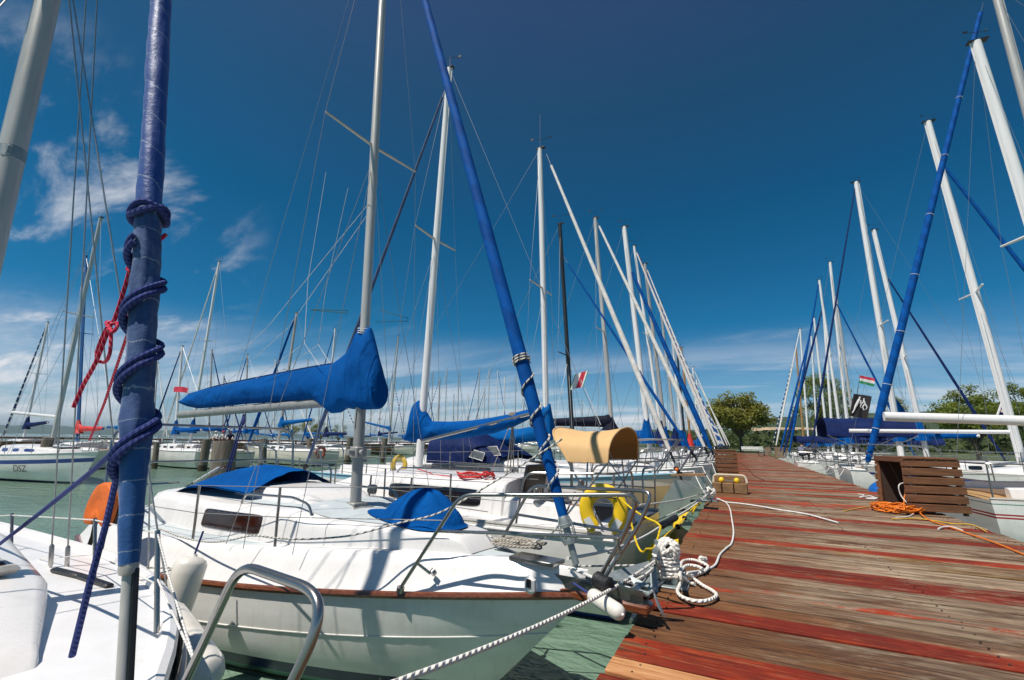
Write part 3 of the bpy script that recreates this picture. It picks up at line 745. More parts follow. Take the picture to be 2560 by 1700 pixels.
        if drum:
            b = MB(); b.tube([foot+d*.07, foot+d*.10, foot+d*.101, foot+d*.17, foot+d*.171, foot+d*.20], [.055, .055, .03, .03, .055, .055], 14)
            b.tube([foot-d*.02, foot+d*gap], .018, 8); b.build('furler_drum', blackp if lod else dull, s.root)
    def pulpit(s, x=.80, h=.52, mat=None, fwd=.10, r=.0125, mid=True, name='pulpit', both=True):
        L = s.L; xa = L*x; b = MB(); za = s.dz(xa); zt = s.dz(L)+h
        ya = s.dw(xa)*.96; yb = max(.17, s.dw(L*.93)*.7)
        T = [(xa, ya, za), (xa+.10, ya*.97, za+h), (L*.93, yb*1.25, zt), (L+fwd, .11, zt), (L+fwd, -.11, zt), (L*.93, -yb*1.25, zt), (xa+.10, -ya*.97, za+h), (xa, -ya, za)]
        b.tube(fil(T, .14), r, 8)
        for sg in (1, -1):
            b.tube([(L*.95, sg*max(.05, s.dw(L*.95)*.9), s.dz(L*.95)), (L+fwd*.4, sg*.13, zt)], r, 7)
            if mid: b.tube([(xa+.05, sg*ya*.98, za+h*.5), (L*.955, sg*.13, za+(zt-za)*.52+.0)], r*.8, 6)
        return b.build(name, mat or steel, s.root)
    def pushpit(s, x=.20, h=.55, mat=None, r=.0125, gate=False):
        L = s.L; xa = L*x; b = MB(); za = s.dz(xa); zs = s.dz(0); ya = s.dw(xa)*.97; ys = s.dw(0)*.95
        b.tube(fil([(xa, ya, za), (xa-.02, ya, za+h), (.06, ys, zs+h), (.0, ys*.9, zs+h), (.0, -ys*.9, zs+h), (.06, -ys, zs+h), (xa-.02, -ya, za+h), (xa, -ya, za)], .13), r, 8)
        for sg in (1, -1):
            b.tube([(.06, sg*ys, zs), (.06, sg*ys, zs+h)], r, 7); b.tube([(xa-.01, sg*ya, za+h*.5), (.06, sg*ys, zs+h*.5)], r*.8, 6); b.tube([(.06, sg*ys, zs+h*.5), (.02, sg*ys*.3, zs+h*.5)], r*.8, 6)
        return b.build('pushpit', mat or steel, s.root)
    def lifelines(s, xs, h=.5, x_end=None, sep=False, mat=None):
        g = MB(); sb = MB()
        for sg in (1, -1):
            tops = []; mids = []
            for x in xs:
                p = Vector((x, sg*s.dw(x)*.965, s.dz(x)-.01)); q = p+Vector((0, sg*.015, h)); (tops.append(q), mids.append(p.lerp(q, .5)))
                if x not in (xs[0], xs[-1]):
                    if sep: MB().tube([p, q], .011, 8).build('stanchion', steel, s.root)
                    else: sb.tube([p, q], .011, 6)
            g.tube(tops, .0035, 5); g.tube(mids, .0035, 5)
        g.build('lifeline', mat or wire, s.root)
        if sb.v: sb.build('stanchion', steel, s.root)
    def coaming(s, x0, x1, w, h, mat, floor=None):
        z = lambda x: s.dz(x)
        for sg in (1, -1):
            rows = []; b = MB()
            for i in range(7):
                x = x0+(x1-x0)*i/6; hh = h*(.75+.25*i/6)
                rows.append([(x, sg*(w+.16), z(x)), (x, sg*(w+.12), z(x)+hh*.85), (x, sg*(w+.06), z(x)+hh), (x, sg*w, z(x)+hh), (x, sg*w, z(x)-.0)])
            b.grid(rows); k = len(b.v); b.v += [tuple(p) for p in rows[0]]; b.face(range(k, k+5), 0, None, False); k = len(b.v); b.v += [tuple(p) for p in rows[-1]]; b.face(range(k, k+5), 0, None, False)
            b.build('coaming', mat, s.root)
        fb = MB(); fb.box(((x0+x1)/2, 0, z((x0+x1)/2)+.03), (x1-x0, w*2, .03)); fb.build('cockpit_floor', floor or pm('teak_sole', (.22, .13, .07), .7, var=.2, stretch=(1, 12, 1)), s.root)
    def hatch(s, x, y, sx, sy, mat=None, zo=.03):
        w_, h = s.rat(x); z = s.dz(x)+h*1.12
        MB().box((x, y, z+zo*.5), (sx, sy, zo+.02), bev=.015).build('hatch', mat or glass, s.root)
    def text(s, body, x, z, size, mat, side=-1, name='hull_lettering', off=.02, flip=None, shear=0.0, scale_x=1.0):
        cu = bpy.data.curves.new(name, 'FONT'); cu.body = body; cu.size = size; cu.extrude = .0015; cu.shear = shear; cu.align_x = 'CENTER'; cu.align_y = 'CENTER'; cu.materials.append(mat)
        o = bpy.data.objects.new(name, cu); COL.objects.link(o); o.parent = s.root
        y = s.side(x, z); y2 = s.side(x+.3, z); ang = math.atan2((y2-y)*side, .3)
        up = s.side(x, z+.05)-s.side(x, z-.05); tilt = math.atan2(up, .1)
        o.location = (x, side*(y+off), z); o.scale = (scale_x, 1, 1)
        o.rotation_euler = (math.pi/2+tilt, 0, ang if side < 0 else math.pi+ang)
        me = bpy.data.meshes.new_from_object(o); o2 = bpy.data.objects.new(name, me); COL.objects.link(o2); o2.parent = s.root
        o2.location = o.location; o2.rotation_euler = o.rotation_euler; o2.scale = o.scale; bpy.data.objects.remove(o)
        return o2
def generic(name, label, org, ang, L, B, F, mastx, mbz, mtop, mr, mmat, lod=2, stripes=(), hullm=None, roofh=.34, wins=4, winm=None, cover=None, boomz=1.75, boomm=None, stay=None, foot=None, head=1.0, sr=.045, spread=((.55, .5),), group=None, ez=.12, blen=None, over=.11, extra=None, bootm=None, collar=.7, deckm=None, decor=True):
    b = Boat(name, label, org, ang, L, B, F, group=group, over=over)
    mats = [hullm or gel_hull]+[q[3] for q in stripes]+[bootm or navy, antif]; k = len(stripes)
    bands = [(q[0], q[1], q[2], i+1) for i, q in enumerate(stripes)]+[('a', .075, .0, k+1)]
    b.hull(mats, bands, n=18); b.deck(deckm or grey_deck, n=14); b.rail(gel if lod else mahog, .016, .008)
    x0, x1 = L*.36, L*.76; W = B*.62
    b.roof(x0, x1, [(x0, W, roofh), (L*.58, W*.92, roofh*.9), (x1, W*.45, roofh*.42)], gel, n=12)
    if wins == 1: b.window(x0+.12*L*.4, x0+.34*L, .28, .72, winm or glass, pw=6)
    else:
        for i in range(wins):
            xa = x0+.025*L+i*.30*L/wins; b.window(xa, xa+.30*L/wins*.55, .34, .70, winm or glass, pw=4)
    b.coaming(L*.06, x0-.02, B*.5, .16, gel)
    mx = mastx
    b.mast((mx, 0, mbz), mtop, mr, mmat, spread=spread, lod=lod, sweep=.05, stay_r=.0045 if lod < 2 else .0065)
    p = b.boom(boomz, blen or L*.36, boomm or mmat, cover, ez, r=.05, seedv=L*3.1, collar=collar) if boomz else None
    ft = foot or (L*.985, 0, b.dz(L)+.03)
    hd = b.mb.lerp(b.mt, head)
    if stay: b.furl(ft, hd, sr, stay, lod=lod)
    else: MB().tube([ft, hd], .005, 5).build('forestay', wire, b.root)
    b.pulpit(.82, .52); b.pushpit(.16, .55); b.lifelines([L*.16, L*.36, L*.52, L*.68, L*.82], .5, sep=True)
    if decor:
        b.hatch(L*.80 if x1 > L*.8 else L*.72, 0, L*.07, L*.07)
    return b
def plane(b, px, py, y=0.0):
    """the point of boat b's own vertical plane y that lies at photo pixel (px, py), in the boat's frame"""
    o = b.I @ CAM; d = b.I.to_3x3() @ ray(px, py); return o+d*((y-o.y)/d.y)
def cover_from(b, cols, mat, thick, name='sail_cover', y=0.0, seed=0, wr=.22):
    """sail cover: cols are (px, top, bottom) along the boom; gets a real cross-section and folds"""
    rows = []
    C = []
    for (a, t0, b0), (c, t1, b1) in zip(cols, cols[1:]):
        for j in range(6): q = j/6; C.append((a+(c-a)*q, t0+(t1-t0)*q, b0+(b1-b0)*q))
    C.append(cols[-1]); n = len(C)
    for i, (px, t, bo) in enumerate(C):
        T = plane(b, px, t, y); B_ = plane(b, px, bo, y); u = i/(n-1); th = thick(u)
        if i in (0, n-1): th *= .35
        row = []
        for k in range(26):
            a = 2*math.pi*k/26; ca, sa = math.cos(a), math.sin(a); m = (T+B_)/2; h = (T-B_)/2
            fold = .16*math.sin(T.x*15+sa*2.6+2*fbm(T.x*2+seed, sa, 2, 2))*max(0, fbm(T.x*1.7+seed, 8, sa*.6, 2)+.35)*(.4+.6*(1-u)); tw = th*(abs(ca)**.8)*(1 if ca > 0 else -1)*(1-.45*max(0, sa))*(1+wr*fbm(T.x*3.1+seed, sa*1.2+T.x*1.1, 5, 3)+fold)
            row.append(m+h*(sa if abs(sa) < .99 else math.copysign(1, sa))+Vector((0, tw, 0)))
        rows.append(row)
    g = MB(); g.grid(rows, cv=True)
    for rr in (rows[0], rows[-1]): k = len(g.v); g.v += [tuple(p) for p in rr]; g.face(range(k, k+26), 0)
    return g.build(name, mat, b.root, 60)
GL = 'sailboats moored along the left of the pier'
# ---------------------------------------------------------------- nearest boat with the mahogany rail
a1 = R_(-8)
b1 = Boat('sailboat', 'small white sailboat with varnished brown rub rail and brown window, beside the foreground boat', (-.92-5.35*math.cos(a1), 2.98-5.35*math.sin(a1)), a1, 5.35, 1.27, (.588, .79, .645), d0=.9, pw=1.75, stern=.88, over=.21, group=GL)
b1.hull([gel_hull, navy, greenp, antif], [('a', .155, .07, 1), ('a', .07, .03, 2)], n=34)
b1.top, b1.inset = .25, .15
rows = []
for sg in (1, -1):
    tb = MB(); rows = []
    for i in range(33):
        x = b1.L*(1-(1-i/32)**1.35); w0, w1, z0, z1 = b1.hb(x), b1.dw(x), b1.sh(x), b1.dz(x); rows.append([])
        for q, k in ((0, 0), (.25, .22), (.62, .62), (.88, .92), (1.0, .985), (1.25, .995)): rows[-1].append((x, sg*max(0, w0+(w1-w0)*q), z0+(z1-z0)*k))
    tb.grid(rows); tb.build('topside', gel, b1.root, 60)
cp = MB(); x = 0; pr = [(0, b1.hb(0), b1.sh(0)), (0, b1.dw(0), b1.dz(0)-.01), (0, -b1.dw(0), b1.dz(0)-.01), (0, -b1.hb(0), b1.sh(0))]; cp.v += pr; cp.face((0, 1, 2, 3), 0, None, False); cp.build('transom_top', gel, b1.root)
b1.deck(nonskid, n=30); b1.rail(mahog, .024, .0, .008)
for sg in (1, -1):
    P = []
    for i in range(40):
        x = .02+(b1.L-.03)*i/39; z = b1.sh(x)-.27; q = .27/(b1.sh(x)+b1.low); P.append((x-b1.over*b1.L*q*(x/b1.L)**6, sg*(b1.side(x, z)+.001), z))
    MB().tube(P, .0045, 6).build('hull_bead', gel_hull, b1.root)
b1.roof(.75, 4.42, [(.75, .80, .27), (2.95, .64, .25), (3.2, .56, .18), (4.42, .21, .10)], gel, n=44)
rows = []
for i in range(31):   # pale non-skid panels laid on the cabin top
    x = .95+(4.25-.95)*i/30; w_, h = b1.rat(x); z = b1.dz(x); rows.append([(x, w_*a*.72, z+h*c+.004) for a, c in ((1, 1.035), (.5, 1.10), (0, 1.143), (-.5, 1.10), (-1, 1.035))])
MB().grid(rows).build('roof_panel', nonskid, b1.root)
b1.window(1.78, 2.68, .20, .80, brownglass, pw=9)
for i in range(9):
    for s_ in (.235, .765):
        x = 1.82+.82*i/8; w_, h = b1.rat(x); sc_ = MB(); sc_.ball((x, -(w_*(1-.045*s_/.74)+.009), b1.dz(x)+h*s_), .006, 6, 4); sc_.build('window_screw', steel, b1.root)
hp = MB(); rows = []
for x, k in ((1.55, .2), (1.6, .8), (1.8, 1.0), (2.3, 1.0), (2.62, .9), (2.78, .55), (2.86, .05)):
    w_, h = b1.rat(x); z = b1.dz(x)+h*1.10; rows.append([(x, .34*a, z+.125*k*c-.01) for a, c in ((1.05, 0), (1, .55), (.93, .85), (.8, .97), (.3, 1.04), (-.3, 1.04), (-.8, .97), (-.93, .85), (-1, .55), (-1.05, 0))])
hp.grid(rows).build('sliding_hatch', gel, b1.root, 60)
for sg in (1, -1):
    hr = MB(); P = []
    for x, dz_ in ((2.15, .0), (2.20, .085), (2.9, .085), (3.08, .07), (3.12, -.02)):
        w_, h = b1.rat(x); P.append((x, sg*(w_*.80), b1.dz(x)+h*1.03+dz_))
    hr.tube(fil(P, .05), .0105, 8); hr.build('handrail', steel, b1.root)
m0 = plane(b1, 889, 1256); m1 = plane(b1, 956, 0); md = (m1-m0); ft = plane(b1, 1446, 1432); fp = plane(b1, 1062, 0); fd = fp-ft
# where the furled genoa meets the mast
den = md.x*fd.z-md.z*fd.x; tt = ((ft.x-m0.x)*fd.z-(ft.z-m0.z)*fd.x)/den
hd = m0+md*tt; mtop = m0+md*(tt+.03)
sp_c = plane(b1, 940, 365); fr = (sp_c-m0).dot(mtop-m0)/(mtop-m0).length_squared
b1.mast(m0, mtop, .047, alu, spread=((fr, .62),), lod=0, sweep=.0, stay_r=.0028)
zb = plane(b1, 920, 1003).z; mq = lambda z: m0+md*((z-m0.z)/md.z)
lm = MB(); lm.tube([m0, mq(zb-.05)], .0495, 14, cap=False); lm.build('mast_sleeve', alu_grey, b1.root)
br = MB(); c = mq(plane(b1, 893, 1130).z); br.box(c, (.11, .12, .10), bev=.012); br.tube([c+Vector((0, -.12, 0)), c+Vector((0, -.055, 0))], [.028, .03], 12); br.tube([c+Vector((.06, -.02, .0)), c+Vector((.10, -.02, 0))], .024, 10)
br.box(mq(zb-.16)+Vector((0, -.052, 0)), (.018, .012, .17)); br.box(mq(zb-.18)+Vector((-.052, 0, 0)), (.012, .02, .12))
br.build('mast_bracket', alu_grey, b1.root)
st_ = MB(); st_.box(m0+Vector((0, 0, -.02)), (.16, .15, .05), bev=.008); st_.box(m0+Vector((0, 0, -.055)), (.26, .24, .05), bev=.015); st_.build('mast_step', alu_grey, b1.root)
be = plane(b1, 450, 1037); MB().tube([mq(plane(b1, 935, 996).z), be.lerp(mq(plane(b1, 935, 996).z), .5), be], .040, 12, flat=1.3).build('boom', alu_grey, b1.root)
cover_from(b1, [(453, 1003, 1008), (470, 988, 1016), (495, 977, 1021), (540, 967, 1018), (610, 952, 1010), (716, 931, 1003), (790, 917, 1000), (809, 914, 1016), (830, 911, 1033), (850, 897, 1031), (866, 884, 1019), (880, 862, 1022), (893, 832, 1024), (902, 819, 1024), (926, 819, 1023), (936, 860, 1023), (946, 905, 1022), (950, 930, 1018)],
           blue, lambda u: .055+.075*min(1, u*1.1) if u < .75 else .13-.03*(u-.75)*4, seed=3)
pg = MB(); pg.tube(crv([plane(b1, x, y-1, 0) for x, y in ((470, 987), (540, 966), (610, 951), (716, 930), (790, 916), (830, 910))], 4), .009, 6); pg.build('cover_piping', pm('dark_blue_piping', (.0, .03, .13), .8), b1.root)
hk = MB()
for i in range(9):
    x = 500+i*33; p = plane(b1, x, 1021-(x-500)*.068, -.055); q_ = plane(b1, x+3, 1029-(x-500)*.068, -.045)
    MB().tube([p, (p+q_)/2+Vector((0, -.012, 0)), q_], .003, 5).build('cover_tie', rope_p, b1.root)
for y in (824, 830, 835): MB().tube([mq(plane(b1, 913, y).z)+Vector((.068*math.cos(a), .068*math.sin(a), .008*math.sin(a*2))) for a in [k*math.pi/8 for k in range(16)]], .004, 5, closed=True).build('collar_lashing', rope_p, b1.root)
lj = MB()
for sg, P in ((-1, [(798, 914), (761, 858), (770, 700), (815, 430)]), (-1, [(640, 946), (761, 858)]), (1, [(826, 911), (796, 861), (815, 720), (870, 470)]), (1, [(690, 936), (796, 861)]), (-1, [(500, 975), (670, 816), (925, 505)]), (1, [(560, 962), (720, 820), (930, 520)])):
    lj.tube([plane(b1, x, y, sg*(.10 if y > 850 else .05)) for x, y in P], .0028, 5)
lj.build('lazy_jack', rope_p, b1.root)
b1.furl(ft, hd, .051, furl_blue, gap=.34, lod=0, drum=False)
fdn = (hd-ft).normalized(); du = MB()
du.tube([ft+fdn*q for q in (-.02, .05, .051, .17, .172, .20, .202, .27, .272, .33, .37)], [.012, .012, .022, .022, .042, .042, .024, .024, .040, .040, .018], 14)
for k in range(4):
    a = k*math.pi/2+.4; sd = fdn.orthogonal().normalized(); s2 = fdn.cross(sd); o_ = sd*math.cos(a)*.062+s2*math.sin(a)*.062
    du.tube([ft+fdn*.17+o_*.7, ft+fdn*.20+o_, ft+fdn*.29+o_, ft+fdn*.33+o_*.7], .004, 5)
du.tube([ft+fdn*.29+(fdn.orthogonal().normalized()*math.cos(a)+fdn.cross(fdn.orthogonal().normalized())*math.sin(a))*.062 for a in [i*.45 for i in range(15)]], .004, 5)
du.build('furler_drum', dull, b1.root)
sd = fdn.orthogonal().normalized(); s2 = fdn.cross(sd); P = []
for i in range(70):
    q = i/69; a = q*6.28*4.2+1; rr = .060-.010*(1-q); P.append(ft+fdn*(.45+.98*q)+(sd*math.cos(a)+s2*math.sin(a))*rr)
for i in range(26): a = i*.72; P.append(ft+fdn*(1.44+.06*(i/26))+(sd*math.cos(a)+s2*math.sin(a))*.064)
MB().tube(P, .0075, 6).build('furling_line', rope_f, b1.root)
# tarpaulin over the companionway, gathered cover on the fore hatch
tp = MB(); rows = []
for i in range(25):
    u = i/24; x = .35+1.75*u; rz = 1.13+.29*math.sin(min(1, u*1.25)*1.5708)-.05*max(0, u-.6)/.4; row = []
    for j in range(17):
        v = -1+2*j/16; ed = .66-.18*u*u
        row.append((x+.05*fbm(v*2, u), v*ed, rz-(.16+.03*u)*abs(v)**1.7+.018*fbm(u*5, v*3, 2)))
    rows.append(row)
tp.grid(rows); rows = [[(p[0], p[1], p[2]-.012) for p in r] for r in rows]; tp.grid(rows); tp.build('tarpaulin', blue, b1.root, 70)
def roofz(b, x, y):
    w_, h = b.rat(x); f = abs(y)/max(w_, .01); sec = [(0, 1.14), (.45, 1.10), (.83, 1.0), (.915, .92), (.955, .74), (.97, .45), (1.0, .0)]
    for (f0, h0), (f1, h1) in zip(sec, sec[1:]):
        if f <= f1: return b.dz(x)+h*(h0+(h1-h0)*(f-f0)/(f1-f0))
    return b.dz(x)
hc = MB(); rows = []; c0 = plane(b1, 1020, 1305, -.10); pk_ = plane(b1, 1045, 1220, 0)
for i in range(14):
    q = i/13; row = []
    for k in range(40):
        a = 2*math.pi*k/40; rr = (1-q)**.50; w_ = .43*rr*(1+.16*math.cos(a*2+.5)+.24*q*fbm(math.cos(a)*2.4, math.sin(a)*2.4, 7)); 
        zz_ = c0.z-.09+(pk_.z-c0.z+.09)*(q**.80)+.03*fbm(math.cos(a)*2, math.sin(a)*2, q*2)
        wx = 1.0+(.25*max(0, -math.cos(a))**4*(1-q)**3)
        px_, py_ = c0.x+.02+w_*math.cos(a)*wx*.98+.06*q, c0.y+.10+w_*math.sin(a)*.72; rz_ = roofz(b1, px_, py_)+.012
        row.append((px_, py_, rz_ if i == 0 else max(rz_, zz_-.05*(wx-1))))
    rows.append(row)
hc.grid(rows, cv=True).build('hatch_cover', blue, b1.root, 70)
# pulpit, two bent tubes down each side of the bow
pb = MB()
for sg in (1, -1):
    P = [plane(b1, 1000, 1472, -.50), plane(b1, 1152, 1237, -.44), plane(b1, 1598, 1237, -.13), plane(b1, 1566, 1325, -.11), plane(b1, 1476, 1484, -.045)]
    P = [Vector((p.x, sg*-p.y, p.z)) for p in P]
    pb.tube(fil(P, .085, 7), .0125, 10)
    a_, c_ = P[0].lerp(P[1], .62), P[2].lerp(P[4], .42); pb.tube([a_, c_], .0105, 8)
    d_ = P[0]; pb.tube([d_.lerp(P[1], .28), Vector((d_.x+.17, sg*(abs(d_.y)-.10), d_.z+.10))], .0095, 8); pb.tube([d_-Vector((0, 0, .02)), d_+Vector((.008, 0, .012))], .026, 12)
    pb.tube([Vector((d_.x+.17, sg*(abs(d_.y)-.115), d_.z+.095)), Vector((d_.x+.175, sg*(abs(d_.y)-.135), d_.z+.11))], .024, 10)
st3 = plane(b1, 1545, 1345, -.11); pb.tube(fil([st3, plane(b1, 1552, 1385, -.10), plane(b1, 1520, 1382, -.08)], .02), .007, 6)
pb.build('pulpit', steel, b1.root)
b1.pushpit(.22, .50); b1.lifelines([1.2, 2.12, 3.02, 4.36], .45, sep=True)
g = MB(); g.tube(fil([(.25, -1.04, .9), (.12, -1.04, 1.72), (.12, -.9, 1.83), (.12, .95, 1.83), (.12, 1.07, 1.72), (.25, 1.07, .9)], .16, 7), .016, 10); g.build('stern_hoop', steel, b1.root)
tl = MB(); ta, tb_ = plane(b1, 372, 1292, .05), plane(b1, 562, 1168, -.05); tl.tube([ta, ta.lerp(tb_, .4), tb_], [.024, .022, .013], 10); tl.build('tiller', mahog, b1.root)
tx = MB(); ta, tb_ = plane(b1, 430, 1238, .02), plane(b1, 548, 1168, -.08); tx.tube([ta, ta.lerp(tb_, .5)], .010, 8, 1); tx.tube([ta.lerp(tb_, .5), tb_], .011, 8, 0); tx.build('tiller_extension', [whitemast, blackp], b1.root)
om = MB(); c = Vector((-.30, .25, .98)); om.box(c, (.26, .24, .20), bev=.06); om.box(c-Vector((0, 0, .42)), (.10, .10, .66), bev=.02); om.tube([c+Vector((.1, -.05, -.02)), c+Vector((.42, -.18, .05))], .02, 8); om.build('outboard_motor', blackp, b1.root)
ms = MB(); p1 = plane(b1, 611, 1035); p2 = plane(b1, 560, 1212)
for dx in (-.02, .02): ms.tube([p1+Vector((dx, 0, 0)), p2+Vector((dx*1.6, 0, 0))], .008, 6)
ms.ball(p1-Vector((0, 0, .08)), .035, 10, 8, sc=(1, .5, 1.8)); ms.build('mainsheet', rope_b, b1.root)
for P in ([(776, 775), (868, 783), (869, 776), (778, 774)], [(946, 774), (1019, 795), (1020, 803), (938, 805)]):
    gr = MB(); gr.tube([plane(b1, x, y, -.5 if x < 900 else .45) for x, y in P], .0035, 5); gr.build('shock_cord', pm('dark_green_cord', (.01, .07, .04), .6), b1.root)
vt = MB(); c = plane(b1, 1326, 1462, -.27); vt.box(c, (.07, .05, .10), bev=.02); vt.build('deck_vent', gel, b1.root); MB().box(c+Vector((.004, -.027, .014)), (.03, .008, .045)).build('vent_opening', blackp, b1.root)
# stem head roller and plough anchor
rl = MB(); bz = b1.dz(b1.L); L1 = b1.L
for sg in (1, -1): rl.box((L1+.05, sg*.045, b1.sh(L1)+.06), (.62, .008, .075))
rl.box((L1+.05, 0, b1.sh(L1)+.03), (.62, .09, .008)); rl.box((L1-.36, -.02, bz+.01), (.34, .16, .025), bev=.004); rl.tube([(L1+.30, -.05, b1.sh(L1)+.075), (L1+.30, .05, b1.sh(L1)+.075)], .03, 12); rl.build('bow_roller', steel, b1.root)
bs = MB(); bs.box((L1+.06, 0, b1.sh(L1)-.0), (.66, .13, .05), bev=.01); bs.build('bowsprit_plank', mahog, b1.root)
def anchor(loc_, rot, s, label):
    r = empty('anchor', loc_, rot, label, 'anchor')
    a = MB(); a.bar((-.75*s, 0, .06*s), (.05*s, 0, .0), .03*s, .06*s, bev=.006*s); a.build('shank', dull, r)
    f = MB()
    for sg in (1, -1): f.grid([[(.10*s, 0, .05*s), (.0, sg*.02*s, -.02*s), (-.10*s, sg*.05*s, -.06*s)], [(.06*s, sg*.10*s, .02*s), (-.05*s, sg*.13*s, -.0), (-.20*s, sg*.17*s, .03*s)], [(-.02*s, sg*.16*s, .07*s), (-.12*s, sg*.2*s, .08*s), (-.26*s, sg*.2*s, .12*s)]])
    f.poly([(.10*s, .0, .05*s), (.16*s, .03*s, -.10*s), (.22*s, 0, -.20*s), (.16*s, -.03*s, -.10*s)], (-.02*s, 0, 0)); f.build('fluke', dull, r)
    return r
anchor(b1.wld((L1+.36, 0, b1.sh(L1)+.07)), a1, .5, 'galvanised plough anchor hanging on the bow roller of the brown railed boat')
# ---------------------------------------------------------------- foreground boat, bow at the lower left
a0 = R_(-3)
b0 = Boat('sailboat', 'white sailboat in the lower left corner with dark deck hatch, seen over its foredeck', (-1.12-6.0*math.cos(a0), .60-6.0*math.sin(a0)), a0, 6.0, 1.0, (.92, 1.0, .9), d0=.55, pw=2.6, stern=.9, over=.09, group=GL)
b0.hull([gel_hull, bluehull, navy, antif], [('s', .10, .16, 1), ('a', .1, .02, 2)], n=30)
deckb = pm('smooth_white_deck', (.80, .785, .77), .36, var=.04, vscale=5, coat=.2, bump=.02, bscale=200, grime=.16)
b0.inset = .035; b0.top = .025
b0.deck(deckb, n=34, camber=.035); b0.rail(gel, .030, -.004, -.02, deckline=True, name='deck_edge'); b0.rail(mahog, .014, -.07, .005)
b0.roof(.8, 5.02, [(.8, .56, .26), (3.4, .50, .20), (4.4, .37, .13), (5.02, .17, .05)], gel, n=34)
w_, h = b0.rat(4.05); hz = b0.dz(4.05)+h*1.14
fr_ = MB(); fr_.box((4.12, .02, hz+.000), (.50, .50, .035), bev=.016); fr_.build('hatch_frame', alu, b0.root)
MB().box((4.12, .02, hz+.022), (.42, .42, .022), bev=.012).build('hatch', glass, b0.root)
tr = MB(); P0 = [b0.loc(atz(x, y, .985)) for x, y in ((135, 1424), (200, 1440), (275, 1466))]
for i in range(2): tr.bar(P0[i], P0[i+1], .035, .022, bev=.006)
tr.build('genoa_track', blackp, b0.root)
ft0 = b0.loc((-1.30, .68, 1.0)); q1 = b0.loc(aty(403, 0, .68)); q0 = b0.loc(aty(322, 1410, .68)); d0 = (q1-q0).normalized()
ft0 = q0-d0*.42; hd0 = q0+d0*6.6
mA_ = b0.loc(aty(119, 0, .70)); mD_ = (mA_-b0.loc(aty(0, 510, .70))).normalized(); mB_ = mA_-mD_*((mA_.z-1.1)/mD_.z)
b0.mast(mB_, mB_+mD_*7.0, .052, alu, spread=((.52, .5),), lod=0, stay_r=.0042, sweep=.05)
for z_ in (2.62,):
    c = b0.loc(aty(20, 400, .70)); dm = (b0.loc(aty(119, 0, .70))-b0.loc(aty(0, 510, .70))).normalized(); bd = MB(); c = mB_+mD_*((c.z-mB_.z)/mD_.z); bd.tube([c-dm*.02, c-dm*.018, c+dm*.05, c+dm*.052], [.050, .0535, .0535, .050], 16, cap=False); bd.box(c+dm*.02+Vector((.05, -.02, 0)), (.012, .02, .05), bev=.004); bd.build('mast_band', dull, b0.root)
foil = MB(); foil.tube([ft0, q0-d0*.01], .0125, 12); foil.build('forestay_foil', [pm('worn_foil', (.66, .63, .58), .5, .1, var=.2, vscale=18, stretch=(1, 1, .2))], b0.root)
fb = MB(); o_ = Vector((.013, .010, 0)); fb.tube([ft0+o_, q0-d0*.01+o_], .008, 8); fb.build('foil_groove', blackp, b0.root)
col_ = MB(); col_.tube([q0-d0*.024, q0-d0*.021, q0-d0*.006, q0+d0*.008], [.0145, .0195, .0215, .020], 14); col_.build('luff_swivel', pm('dirty_white_plastic', (.55, .52, .47), .5, var=.2, vscale=20), b0.root)
